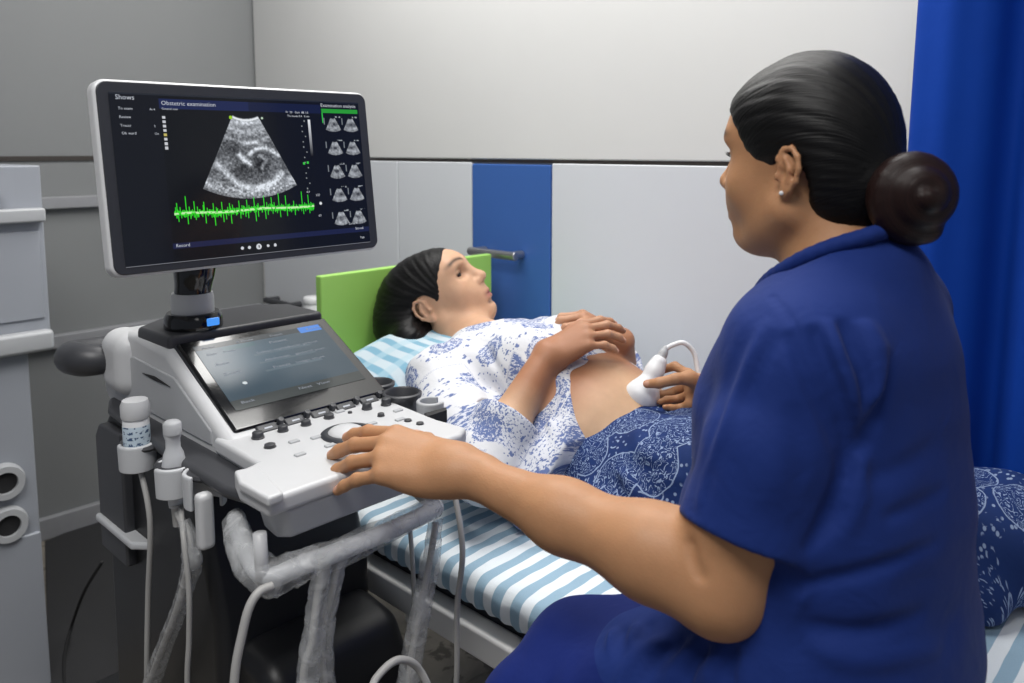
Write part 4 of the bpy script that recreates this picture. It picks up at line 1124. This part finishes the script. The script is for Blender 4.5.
hr_ = [group([capsule(kW, idxP[0], .0185, .0115, k=.014), capsule(kW, midP[0], .0185, .0115, k=.014), capsule(kW, rngP[0], .0185, .011, k=.014), capsule(kW, litP[0], .017, .010, k=.014), capsule(kW, thumbP[0], .018, .0135, k=.014)], k=.02),
       wp(thumbP, [.0125, .0108, .0098, .0078], .009), wp(idxP, [.0092, .0085, .0078, .0062]), wp(midP, [.0094, .0086, .0078, .0062]), wp(rngP, [.009, .0082, .0074, .0058]), wp(litP, [.008, .0072, .0066, .0052])]
nr_ = [(thumbP[3] + np.array([-.001, -.006, .003]), .0066, nrm(thumbP[3] - thumbP[2]), nrm([0, -1, .5]))]
LK = np.array([.030, .925, .612]); RK = np.array([.090, .960, .675])
body = torso(-.014) + [capsule((.374, .876, 1.165), HXn((-.018, 0, -.045)), .055, .050, k=.03), capsule((.366, .884, 1.17), HXn((.015, 0, -.06)), .040, .036, k=.03)]
mL = SHL * .6 + ELL_ * .4; hemL0 = SHL * .36 + ELL_ * .64
body += chain([SHL, mL, hemL0, ELL_], [.030, .041, .0495, .0455], k=.03)
fa = [ELL_, ELL_ * .78 + WRL * .22 + [0, 0, .004], ELL_ * .45 + WRL * .55, WRL]
body += chain(fa, [.0435, .0455, .036, .0225], k=.03) + [capsule(WRL - dL * .03, WRL + dL * .015, .0225, .0225, k=.02), capsule(WRL - dL * .02 + np.array([.0, -.009, 0]), WRL + np.array([0, -.010, .0]), .0175, .018, k=.012)]
body += chain([SHR, SHR * .5 + ELR * .5, ELR], [.036, .046, .040], k=.03) + chain([ELR, ELR * .7 + WRR * .3, WRR, kW], [.040, .042, .027, .022], k=.025)
HL, HR = np.array([.300, .800, .745]), np.array([.432, .915, .745])
body += [capsule(HL, LK, .080, .058, k=.05), capsule(HR, RK, .078, .058, k=.05), capsule(LK, (.055, .90, .13), .055, .036, k=.03), capsule(RK, (.100, .945, .14), .052, .036, k=.03), capsule((.055, .90, .09), (-.05, .99, .045), .036, .028, k=.03), capsule((.115, .945, .10), (.02, 1.04, .05), .036, .028, k=.03)]
body += hp + hl_ + hr_
body.append(fold([hit(body, 690, 545), hit(body, 693, 560), hit(body, 699, 575)], -.005, .006))
def ntint(V):
    c = face_tint(V, Hn, RH, HN, SK)
    return nail_tint(V, c, nl_ + nr_, (206, 158, 136))
bn = sdf_obj('body', body, M['skin'], nur, .0029, color=ntint)
eyes(nur, HXn, RH, HN); lashes(nur, HXn, RH)
sd_ = HXn((-.001, .0805, -.021))
es = bpy.data.meshes.new('earring'); bm = bmesh.new(); bmesh.ops.create_uvsphere(bm, u_segments=14, v_segments=10, radius=.0026, matrix=Matrix.Translation(to_local(np.array([sd_]), nur)[0])); 
obj_bm('earring', bm, M['cable_white'], nur, smooth=True); bpy.data.meshes.remove(es)
# hair combed back, and the coiled bun
def hx(c, r, op='u', k=.012): return ell(HXn(c), np.array(r) * HN, RH, op, k)
hair = [hx((.003, 0, .053), (.0935, .0800, .0890)), hx((-.040, 0, -.004), (.052, .064, .080), k=.04), hx((.056, 0, .072), (.040, .054, .036), k=.03), capsule(HXn((-.060, 0, -.02)), HXn((-.090, .010, -.018)), .034, .024, k=.03)]
face = group([hx((.122, 0, -.012), (.073, .20, .104), k=.02), hx((.034, 0, -.070), (.052, .20, .062), k=.03), hx((-.002, .0, -.012), (.022, .20, .030), k=.02), hx((-.030, 0, -.105), (.055, .2, .045), k=.03), hx((.060, 0, -.018), (.042, .2, .036), k=.02)], 's', .008)
hair.append(face)
hair.append(hx((0, .0, .0), (.02, .02, .02), 's', .001))
def hwr(P):
    q = (P - Hn) @ RH.T; u = np.arctan2(q[:, 1], q[:, 2] + .02)
    return .0004 * np.sin(u * 46 + 2 * np.sin(q[:, 0] * 16)) + .0003 * np.sin(u * 97 + 1 + 3 * np.sin(q[:, 0] * 21))
hair.append(warp(hwr, Hn - .16, Hn + .16))
def huv(V):
    q = (V - Hn) @ RH.T; u = np.arctan2(np.abs(q[:, 1]) + .0, q[:, 2] + .02 + .25 * (q[:, 0] + .1)) / math.pi
    return np.column_stack([u, q[:, 0]])
sdf_obj('hair', hair, M['hair'], nur, .003, uv=huv)
BC = HXn((-.122, .020, -.026)); bax = nrm(-F * .62 + (-Rr) * .62 + UPZ * .10); bu = nrm(np.cross(bax, UPZ)); bv = np.cross(bax, bu)
coil = []
for i in range(40):
    tt_ = i / 39; a = 2 * math.pi * 2.15 * tt_ + 1.0; rr_ = .005 + .0295 * tt_
    coil.append(BC + rr_ * (math.cos(a) * bu + math.sin(a) * bv) + bax * (.020 - .030 * tt_))
bun = [ell(BC - bax * .006, (.026, .042, .042), np.array([bax, bu, bv]), k=.01)] + chain(coil, list(np.linspace(.012, .0185, 40)), k=.004)
def buv(V):
    q = V - BC; x, y = q @ bu, q @ bv; r = np.hypot(x, y); a = np.arctan2(y, x)
    return np.column_stack([r * 9 - (a / (2 * math.pi)) * .13 + (q @ bax) * 5, np.abs(a) * .05])
sdf_obj('hair_bun', bun, M['bun'], nur, .0028, uv=buv)
# scrub top
hemL = SHL + (ELL_ - SHL) * .755; hemn = nrm(ELL_ - SHL + np.array([-.018, -.045, 0]))
top = torso(.011) + [ell((.366, .842, .80), (.128, .185, .10), TB, k=.06), ell((.360, .850, .92), (.115, .156, .15), TB, k=.06), ell(np.array([.36, .86, .865]) + F * .075, (.10, .12, .11), TB, k=.06)]
slo = np.array([.009, -.004, 0])
slL = chain([SHL + [.008, .006, .0], SHL * .5 + hemL * .5 + slo * .7, hemL + slo, hemL + slo + (ELL_ - SHL) * .1], [.052, .057, .0595, .060], k=.035)
hemR = SHR + (ELR - SHR) * .72
slR = chain([SHR, hemR], [.056, .056], k=.035)
# lap: the tunic lies over the thighs
top += [capsule(HL + F * .0 + [0, 0, .005], HL + (LK - HL) * .50 + [0, 0, .012], .096, .092, k=.05), capsule(HR, HR + (RK - HR) * .5 + [0, 0, .005], .092, .086, k=.05)]
def U_(px, py, Y): return at(px, py, Y)
slL.append(Prim(lambda P: np.maximum(-((P - hemL) @ hemn), np.sqrt((np.cross(P - SHL, nrm(ELL_ - SHL)) ** 2).sum(1)) - .085), ELL_ - .12, hemL + .12, 's', .003))
slR.append(Prim(lambda P: np.maximum(-((P - hemR) @ nrm(ELR - SHR)), np.sqrt((np.cross(P - SHR, nrm(ELR - SHR)) ** 2).sum(1)) - .085), ELR - .12, hemR + .12, 's', .003))
slL.append(group([capsule(hemL + slo * .7 - (ELL_ - SHL) * .16, ELL_ + slo * .5, .0515, .053, k=.001)], 's', .003))
hu1, hu2 = nrm(np.cross(hemn, [0, 1, 0])), None; hu2 = np.cross(hemn, hu1)
slL.append(fold([hemL + slo - hemn * .018 + .0595 * (math.cos(a) * hu1 + math.sin(a) * hu2) for a in np.linspace(0, 2 * math.pi, 25)], -.0022, .003))
top += [group(slL, k=.016), group(slR, k=.030)]
fo = [([(812, 325), (822, 352), (838, 390), (850, 430)], -.009, .0080), ([(840, 318), (852, 345), (866, 385), (862, 425)], -.008, .0075), ([(826, 318), (836, 350), (850, 395), (856, 430)], .006, .009),
      ([(862, 318), (876, 350), (876, 390), (866, 425)], .008, .011), ([(888, 350), (884, 390), (872, 425), (856, 460), (842, 500)], -.008, .0075), ([(868, 440), (852, 470), (838, 510)], .006, .008),
      ([(788, 330), (798, 352), (812, 385), (830, 425), (845, 470)], -.008, .007), ([(768, 318), (752, 355), (735, 400), (712, 455), (694, 518)], .0035, .007), ([(778, 330), (762, 365), (745, 410)], -.002, .008), ([(750, 325), (732, 370), (716, 420)], -.002, .010),
      ([(838, 415), (848, 450), (840, 490), (824, 525), (802, 556)], -.010, .008), ([(850, 430), (862, 470), (856, 510), (838, 545)], .004, .008),
      ([(725, 400), (712, 450), (702, 500)], -.003, .010), ([(790, 400), (800, 450), (795, 510)], -.003, .014),
      ([(785, 588), (830, 580), (880, 566), (945, 540)], -.006, .0065), ([(800, 625), (860, 632), (930, 612)], -.006, .0075), ([(800, 645), (860, 660), (945, 648)], .004, .010), ([(880, 520), (920, 505), (950, 488)], -.0045, .0065), ([(860, 480), (900, 470), (945, 440)], -.003, .010)]
fo += [([(690, 640), (662, 655), (640, 690)], -.006, .0075), ([(700, 642), (680, 660), (664, 695)], .005, .007), ([(712, 645), (695, 662), (684, 695)], -.006, .007), ([(725, 645), (712, 665), (705, 695)], .005, .007), ([(670, 640), (640, 650), (612, 690)], .004, .008), ([(738, 645), (730, 665), (728, 695)], -.006, .007)]
fo = [(hits(top, p_), a_ * (1.75 if i_ < 9 else 1.35), w_) for i_, (p_, a_, w_) in enumerate(fo)]
for p_, a_, w_ in fo: top.append(fold(p_, a_, w_, True))
# armhole seam
sm_ = hits(top, ((772, 296), (786, 312), (800, 335), (815, 365), (830, 400), (842, 440), (846, 480)), 5)
top.append(fold(sm_, -.0025, .0035))
lapf = [(.42, .34), (.47, .20), (.52, .05), (.56, -.1)]
for i, (tt_, sd2) in enumerate(lapf):
    c0 = HL + (LK - HL) * tt_
    top.append(fold([c0 + F * .02 + UPZ * .10 - Rr * .03, c0 + UPZ * .095 - Rr * .075 + F * .01, c0 + UPZ * .03 - Rr * .105], .006 if i % 2 else -.005, .009))
top.append(warp(lambda P: .0016 * vnoise(P, 7, 11) + .0008 * vnoise(P, 16, 12), (-.2, .4, .5), (.8, 1.5, 1.4)))
pB, pF = np.array([.402, .838, 1.238]), np.array([.296, .948, 1.148]); tc = nrm(pF - pB); pn = nrm(np.cross(Rr, tc)); pn = pn if pn[2] > 0 else -pn
nc0 = np.array([.368, .882, 1.18]); 
def neckcut(P):
    q = P - pB; ab = -(q @ pn); ax_ = nrm(Hn + [0, 0, -.06] - nc0); w_ = P - nc0; w_ = w_ - np.outer(w_ @ ax_, ax_); return np.maximum(ab, np.sqrt((w_ * w_).sum(1)) - .105)
top.append(Prim(neckcut, Hn - .22, Hn + .1, 's', .004))
top.append(Prim(lambda P: P[:, 2] - .652, (-.3, .3, .3), (1, 1.4, .652), 's', .004))
st = sdf_obj('scrub_top', top, M['scrub'], nur, .0034)
# collar band
ring = []
cc = (pB + pF) / 2 + np.array([.004, -.004, .002]); half = np.linalg.norm(pF - pB) / 2 * .94
for a in np.linspace(0, 2 * math.pi, 40): ring.append(cc + tc * half * math.cos(a) + Rr * .066 * math.sin(a) * (1 - .15 * math.cos(a)) + pn * (.004 - .004 * math.cos(2 * a)))
colr = [group([capsule(a, b, .0085, k=.003) for a, b in zip(ring[:-1], ring[1:])]), warp(lambda P: .0004 * vnoise(P, 30, 2), Hn - .3, Hn + .2)]
sdf_obj('collar', colr, M['scrub'], nur, .003)
# trousers and shoes
trs = [capsule(HL + [0, 0, .0], HL + (LK - HL) * .5 + [0, 0, .006], .076, .082, k=.05), capsule(HL + (LK - HL) * .5 + [0, 0, .006], LK, .084, .070, k=.04), capsule(LK, (.055, .90, .16), .068, .062, k=.03), capsule(HR, RK, .080, .064, k=.05), capsule(RK, (.100, .945, .16), .062, .058, k=.03)]
trs.append(Prim(lambda P: P[:, 2] - .128, (-.4, .5, -.1), (.6, 1.3, .128), 's', .003))
for i in range(6):
    c0 = HL + (LK - HL) * (.55 + .09 * i); trs.append(fold([c0 - Rr * .06 + UPZ * .05, c0 + UPZ * .075 + F * .012, c0 + Rr * .06 + UPZ * .04], -.0035 if i % 2 else .003, .010))
trs.append(warp(lambda P: .002 * vnoise(P, 8, 21), (-.4, .5, 0), (.8, 1.4, 1)))
sdf_obj('trousers', trs, M['trousers'], nur, .005)
for c0 in ((.02, .935, .0), (.08, .98, .0)):
    c0 = np.array(c0); sho = [capsule(c0 - F * .07 + [0, 0, .045], c0 + F * .09 + [0, 0, .040], .040, .038, k=.02), Prim(lambda P: P[:, 2] - .002, (-1, 0, -.2), (1, 2, .002), 's', .003)]
    sdf_obj('shoe', sho, M['rubber'], nur, .006)

# ---- the probe in her hand
pp = thing('ultrasound_probe', 'white hand-held ultrasound probe pressed on the bare belly', 'probe', PRB)
PRS = 1.18
pr_ = np.array([nrm(np.cross(PD, [0, 1, 0])), np.cross(PD, nrm(np.cross(PD, [0, 1, 0]))), PD])
Lp = np.linalg.norm(PRT - PRB)
sdf_obj('body', [ell(PRB + PD * .016, (.034, .021, .028), pr_, k=.02), capsule(PRB + PD * .02, PRB + PD * .07, .022, .0165, k=.02), capsule(PRB + PD * .07, PRB + PD * .088, .0165, .015, k=.01)], M['cable_white'], pp, .0022)
sdf_obj('strain_relief', [capsule(PRB + PD * .086, PRB + PD * .108, .0105, .0085, k=.004), capsule(PRB + PD * .106, PRB + PD * .118, .007, .006, k=.004)], M['grey_plastic'], pp, .002)
cb = [PRB + PD * .116, at(673, 345, 1.49), at(684, 343, 1.49), at(694, 353, 1.49), at(698, 372, 1.48), at(704, 400, 1.46)]
cb += [np.array([.42, 1.36, .80]), np.array([.36, 1.20, .70])]
tube('lead', cb[:6] + [at(712, 425, 1.44), at(716, 440, 1.46)], .0048, M['cable_white'], pp, world=True)
# ---- the person being examined, in couch space (z from the floor)
Z0 = .65
pat = thing('person', 'person lying on the couch in white floral tunic and navy printed skirt, belly bared', 'person', BO, BROT)
def inb(p): return to_local(np.array([p]), pat)[0]
def atB(px, py, B): return inb(atp(px, py, bed(0, B, 0), BB))
SK2 = (202, 160, 130)
def q_(A, B, z): return np.array([A, B, Z0 + z])
wF = nrm([math.cos(math.radians(35)) * .99, -.16, math.sin(math.radians(35))]); wU = nrm([-math.sin(math.radians(35)), .05, math.cos(math.radians(35))])
def dirb(v): return np.array([v @ BA, v @ BB, v[2]])
RP = frame(dirb(wF), dirb(wU)); HS = 1.10
earp = atB(427, 311, .335); HP = earp + .080 * HS * RP[1]
hp2, HXp = head_prims(HP, RP, HS, eye_open=.0036, crown=.012)
NB = q_(-.47, .40, .225)
SN, SF = q_(-.435, .235, .195), q_(-.435, .575, .200)
EN = q_(-.185, .115, .105); WN = atB(547, 354, .297)
EF = q_(-.235, .60, .12); WF = atB(622, 341, .50)
body = [ell(q_(.06, .40, .090), (.15, .165, .085), k=.05), ell(q_(-.125, .395, .122), (.125, .160, .124), k=.06), ell(q_(-.25, .40, .165), (.16, .145, .115), k=.06), ell(q_(-.385, .40, .195), (.115, .160, .095), k=.05),
        ell(q_(-.27, .335, .245), (.062, .062, .060), k=.05), ell(q_(-.27, .465, .245), (.062, .062, .060), k=.05),
        capsule(SN, SF, .056, k=.05), capsule(NB - [0, 0, .01], HXp((-.02, 0, -.05)), .054, .049, k=.03), capsule(NB + [.015, 0, .02], HXp((.018, 0, -.06)), .040, .038, k=.03)]
body += chain([SN, SN * .5 + EN * .5, EN], [.054, .045, .038], k=.03) + chain([EN, EN * .7 + WN * .3, WN], [.038, .040, .0245], k=.03)
body += chain([SF, EF], [.054, .040], k=.03) + chain([EF, EF * .7 + WF * .3, WF], [.038, .038, .0245], k=.03)
for B0, B1 in ((.320, .520), (.480, .612)):
    body += chain([q_(.10, B0, .092), q_(.54, B1, .080), q_(.95, B1 + .005, .055)], [.084, .050, .036], k=.04) + [capsule(q_(.95, B1 + .005, .05), q_(1.005, B1 + .005, .13), .036, .026, k=.03)]
tipN = atB(604, 352, .465)
KN = atB(581, 337, .352)
hN, nN = hand(WN, KN - WN, (.15, -.55, .85), .96, 1, flex={'index': (18, 24, 14), 'middle': (20, 26, 14), 'ring': (22, 26, 14), 'little': (22, 28, 16)}, spread={'index': 3, 'middle': 0, 'ring': -3, 'little': -8})
KF = atB(592, 326, .450)
hF, nF = hand(WF, KF - WF, (.15, -.10, .95), 1.02, -1, flex={'index': (36, 44, 26), 'middle': (38, 46, 26), 'ring': (40, 48, 26), 'little': (44, 50, 28)})
body += hp2 + hN + hF
nv = atB(611, 376, .385)
nv = hit([p for p in body], 0, 0) if False else nv
body.append(ell(nv + [0, 0, .0], (.0075, .0050, .010), op='s', k=.006))
body.append(Prim(lambda P: P[:, 2] - (Z0 + .004), (-2, -1, 0), (2, 2, Z0 + .004), 's', .004))
def ptint(V):
    c = face_tint(V, HP, RP, HS, SK2, (150, 84, 78))
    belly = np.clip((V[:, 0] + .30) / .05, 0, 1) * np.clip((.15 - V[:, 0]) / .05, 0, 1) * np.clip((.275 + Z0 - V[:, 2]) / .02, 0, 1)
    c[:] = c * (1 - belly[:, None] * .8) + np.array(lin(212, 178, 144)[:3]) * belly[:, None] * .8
    hands = np.maximum(np.exp(-(((V - WN) ** 2).sum(1)) / .013), np.exp(-(((V - WF) ** 2).sum(1)) / .013)); hands = np.clip(hands * 1.6, 0, 1)
    arm = np.clip(hands, 0, 1)[:, None]
    c[:] = c * (1 - arm) + np.array(lin(164, 114, 84)[:3]) * arm
    return nail_tint(V, c, nN + nF, (214, 166, 144))
sdf_obj('body', body, M['skin'], pat, .003, color=ptint, world=False)
def eyesw():
    class E_: pass
    eyes(pat_eye, HXp, RP, HS)
# eyes are authored in couch space
_w = mesh_np
def mesh_local(name, V, F_, mat, parent=None, smooth=True, colors=None, uv=None, world=False): return _w(name, V, F_, mat, parent, smooth, colors, uv, False)
mesh_np = mesh_local; eyes(pat, HXp, RP, HS, RP[0] - .32 * RP[1] + .05 * RP[2]); lashes(pat, HXp, RP); mesh_np = _w
# hair lying back on the pillow
def hx2(c, r, op='u', k=.012): return ell(HXp(c), np.array(r) * HS, RP, op, k)
hair = [hx2((-.010, 0, .034), (.100, .081, .083)), hx2((-.060, -.002, .005), (.066, .078, .080), k=.05), hx2((-.085, 0, -.055), (.052, .075, .060), k=.05), hx2((.048, 0, .064), (.040, .056, .032), k=.03), hx2((-.06, .0, -.085), (.05, .06, .04), k=.05), ell(atB(397, 328, .33), (.05, .05, .045), k=.05), ell(atB(408, 338, .29), (.035, .035, .03), k=.05)]
hair.append(group([hx2((.116, 0, -.030), (.070, .20, .118), k=.02), hx2((.030, 0, -.070), (.062, .20, .066), k=.02), hx2((-.001, -.09, -.002), (.028, .05, .038), k=.02), hx2((-.02, 0, -.14), (.05, .2, .05), k=.02)], 's', .006))
def hwr2(P):
    q = (P - HP) @ RP.T; u = np.arctan2(q[:, 2] + .03, -q[:, 0] + .06)
    return 0.0006 * np.sin(u * 40 + 4 * np.sin(q[:, 1] * 20 + q[:, 0] * 15)) + 0.0004 * np.sin(u * 83 + 2)
hair.append(warp(hwr2, HP - .25, HP + .25))
def huv2(V):
    q = (V - HP) @ RP.T; u = np.arctan2(q[:, 2] - .06, q[:, 0] - .09) / math.pi
    return np.column_stack([u * .9, np.hypot(q[:, 0], q[:, 2])])
sdf_obj('hair', hair, M['hair'], pat, .0034, uv=huv2, world=False)
# tunic with three-quarter sleeves, rucked up above the belly
g = .012
tun = [ell(q_(-.085, .395, .120), (.16, .170, .130), k=.06), ell(q_(-.25, .40, .160), (.17, .158, .125), k=.06), ell(q_(-.385, .40, .192), (.125, .168, .105), k=.05),
       ell(q_(-.27, .335, .250), (.072, .070, .068), k=.06), ell(q_(-.27, .465, .250), (.072, .070, .068), k=.06), capsule(SN, SF, .068, k=.05), capsule(NB + [.0, 0, -.01], NB + [-.03, 0, .02], .068, .064, k=.04),
       capsule(q_(-.36, .26, .09), q_(-.12, .235, .07), .075, .082, k=.06), capsule(q_(-.13, .20, .075), q_(-.095, .155, .055), .058, .050, k=.04), capsule(q_(-.36, .55, .09), q_(-.16, .56, .07), .07, .07, k=.06)]
cN = EN + (WN - EN) * .42
slv = chain([SN, SN * .5 + EN * .5, EN + [0, .004, 0], cN, cN + (WN - EN) * .06], [.066, .062, .058, .0535, .054], k=.03)
cF = EF + (WF - EF) * .62
slf = chain([SF, EF, cF], [.066, .056, .044], k=.03)
tun.append(Prim(lambda P: -(P[:, 0] - (-.145 + .072 * np.clip((.245 - (P[:, 2] - Z0)) / .09, 0, 1) - .030 * np.clip((.12 - (P[:, 2] - Z0)) / .08, 0, 1) + .004 * np.sin(P[:, 1] * 55))), (-.3, -.2, Z0 - .1), (.4, .9, Z0 + .5), 's', .005))
nW = nrm(WN - EN)
slv.append(Prim(lambda P: np.maximum(-((P - cN) @ nW), np.sqrt((np.cross(P - EN, nW) ** 2).sum(1)) - .075), WN - .14, WN + .14, 's', .003))
nWf = nrm(WF - EF)
slf.append(Prim(lambda P: np.maximum(-((P - cF) @ nWf), np.sqrt((np.cross(P - EF, nWf) ** 2).sum(1)) - .07), WF - .12, WF + .12, 's', .003))
slv.append(group([capsule(cN - nW * .02, WN, .0465, .048, k=.001)], 's', .003))
tun += [group(slv, k=.02), group(slf, k=.03)]
# neckline
nd = nrm(HXp((0, 0, -.05)) - NB)
tun.append(Prim(lambda P: np.maximum(-((P - NB) @ nrm(nd + np.array([.55, 0, .25])) - .030), np.linalg.norm(P - NB - nd * .04, axis=1) - .115), NB - .2, NB + .2, 's', .006))
fo2 = [([q_(-.33, .27, .24), q_(-.26, .25, .19), q_(-.17, .22, .13)], -.007, .012), ([q_(-.30, .24, .22), q_(-.22, .205, .15), q_(-.13, .165, .08)], .006, .012), ([q_(-.18, .22, .20), q_(-.13, .20, .13), q_(-.10, .16, .07)], -.008, .010), ([q_(-.15, .24, .22), q_(-.09, .21, .14), q_(-.085, .165, .08)], .007, .010),
       ([q_(-.41, .30, .285), q_(-.33, .27, .27), q_(-.25, .25, .22)], -.006, .011), ([q_(-.40, .20, .20), q_(-.33, .165, .16), q_(-.25, .12, .13)], -.004, .010), ([q_(-.25, .10, .16), q_(-.19, .085, .12), q_(-.16, .09, .07)], .005, .009), ([q_(-.21, .115, .165), q_(-.16, .10, .13), q_(-.14, .11, .09)], -.005, .008),
       ([q_(-.36, .40, .30), q_(-.30, .40, .29), q_(-.22, .39, .27)], -.005, .016)]
for p_, a_, w_ in fo2: tun.append(fold(p_, a_, w_, True))
tun.append(warp(lambda P: .0018 * vnoise(P, 8, 31) + .0010 * vnoise(P, 18, 32), (-.8, -.1, .6), (.2, .9, 1.2)))
tun.append(Prim(lambda P: P[:, 2] - (Z0 + .004), (-2, -1, 0), (2, 2, Z0 + .004), 's', .004))
def tuv(V):
    a = np.arctan2(V[:, 2] - Z0 - .10, V[:, 1] - .40)
    uvb = np.column_stack([a * .19 + .31, V[:, 0] + .8])
    # the sleeve is laid flat along the arm
    d1 = np.linalg.norm(np.cross(V - SN, nrm(EN - SN)), axis=1); t1 = (V - SN) @ nrm(EN - SN); L1 = np.linalg.norm(EN - SN)
    t2 = (V - EN) @ nW; d2 = np.linalg.norm(np.cross(V - EN, nW), axis=1)
    up = (d1 < .08) & (t1 > .05) & (t1 < L1 + .02) & (V[:, 1] < .235); fo_ = (d2 < .064) & (t2 > -.03) & (V[:, 1] < .27) & ~((d1 < d2) & up)
    ang1 = np.arctan2((V - SN) @ np.array([.5, -.1, .85]), (V - SN) @ np.array([0, -1, 0]))
    uvb[up] = np.column_stack([ang1 * .062 + 2.13, t1 + .62])[up]
    ang2 = np.arctan2((V - EN) @ np.array([.2, -.75, .62]), (V - EN) @ np.array([1, 0, 0]))
    Lc = np.linalg.norm(cN - EN)
    uvb[fo_] = np.column_stack([ang2 * .056 + 3.4, np.maximum(t2, 0) + 1.0 - Lc * .35])[fo_]
    hem = (V[:, 0] > -.155) & (V[:, 2] < Z0 + .26) & (V[:, 1] < .38) & ~fo_ & ~up
    uvb[hem, 1] = np.where(V[hem, 0] > -.125, uvb[hem, 1] + .45, uvb[hem, 1])
    return uvb
sdf_obj('tunic', tun, M['floral'], pat, .0032, uv=tuv, world=False)
# skirt
sk = [ell(q_(.03, .40, .094), (.165, .184, .103), k=.06), ell(q_(-.07, .395, .085), (.14, .180, .092), k=.05), capsule(q_(.10, .310, .095), q_(.54, .485, .085), .104, .064, k=.06), capsule(q_(.10, .490, .095), q_(.54, .580, .085), .100, .062, k=.06), capsule(q_(.12, .40, .105), q_(.52, .52, .085), .08, .06, k=.06),
      capsule(q_(.02, .20, .045), q_(.54, .40, .03), .055, .035, k=.06), capsule(q_(.10, .60, .04), q_(.54, .64, .02), .05, .03, k=.08), capsule(q_(.54, .485, .085), q_(.68, .51, .08), .064, .062, k=.05), capsule(q_(.54, .58, .085), q_(.68, .58, .08), .062, .060, k=.05)]
sk.append(Prim(lambda P: P[:, 0] + .072 + .095 * np.clip((Z0 + .165 - P[:, 2]) / .12, 0, 1), (-.4, 0, Z0 - .1), (0, 1, Z0 + .4), 's', .006))
sk.append(Prim(lambda P: -(P[:, 0] - .610 - .006 * np.sin(P[:, 1] * 40)), (.5, 0, Z0 - .1), (.9, 1, Z0 + .4), 's', .005))
sk.append(fold([q_(-.066 - .095 * min(1, max(0, (.071 - .092 * math.sin(a)) / .12)), .40 + .186 * math.cos(a), .094 + .092 * math.sin(a)) for a in np.linspace(-.3, math.pi + .3, 30)], .0035, .006))
fo3 = [([atB(575, 470, .19), atB(600, 478, .19), atB(625, 490, .19)], -.010, .013), ([atB(590, 438, .22), atB(612, 462, .20), atB(640, 500, .19)], .010, .014), ([atB(605, 432, .24), atB(630, 462, .21), atB(665, 505, .20)], -.012, .014), ([atB(630, 424, .28), atB(650, 455, .24), atB(690, 490, .22)], .009, .014),
       ([atB(560, 488, .17), atB(580, 498, .17), atB(610, 510, .17)], .008, .011), ([atB(600, 450, .21), atB(650, 468, .22), atB(690, 470, .23)], -.008, .012), ([q_(.34, .42, .20), q_(.44, .38, .15), q_(.53, .37, .06)], -.008, .016), ([q_(.34, .48, .21), q_(.46, .51, .19), q_(.55, .52, .17)], -.010, .02)]
for p_, a_, w_ in fo3: sk.append(fold(p_, a_, w_, True))
sk.append(warp(lambda P: .0025 * vnoise(P, 7, 41) + .0014 * vnoise(P, 15, 42), (-.2, -.1, .6), (.8, .9, 1.1)))
sk.append(Prim(lambda P: P[:, 2] - (Z0 + .004), (-2, -1, 0), (2, 2, Z0 + .004), 's', .004))
def suv(V):
    a = np.arctan2(V[:, 2] - Z0 + .02, V[:, 1] - .40)
    return np.column_stack([a * .21, V[:, 0]])
sdf_obj('skirt', sk, M['batik'], pat, .0036, uv=suv, world=False)
# ------------------------------------------------------------------ camera
cam = bpy.data.cameras.new('camera'); co = bpy.data.objects.new('camera', cam); link(co)
cam.sensor_width = 36; cam.lens = FOC * 36 / 1024; cam.shift_y = -(341.5 - PY) / 1024
co.location = (0, 0, ZC); co.rotation_euler = (math.pi / 2 - TH, 0, 0)
cam.clip_start = .05
cam.dof.use_dof = True; cam.dof.focus_distance = 1.25; cam.dof.aperture_fstop = 5.0
SC.camera = co
SC.view_settings.view_transform = 'Standard'; SC.view_settings.look = 'None'
SC.view_settings.exposure = 0.0; SC.view_settings.gamma = 1.0; SC.view_settings.use_curve_mapping = False
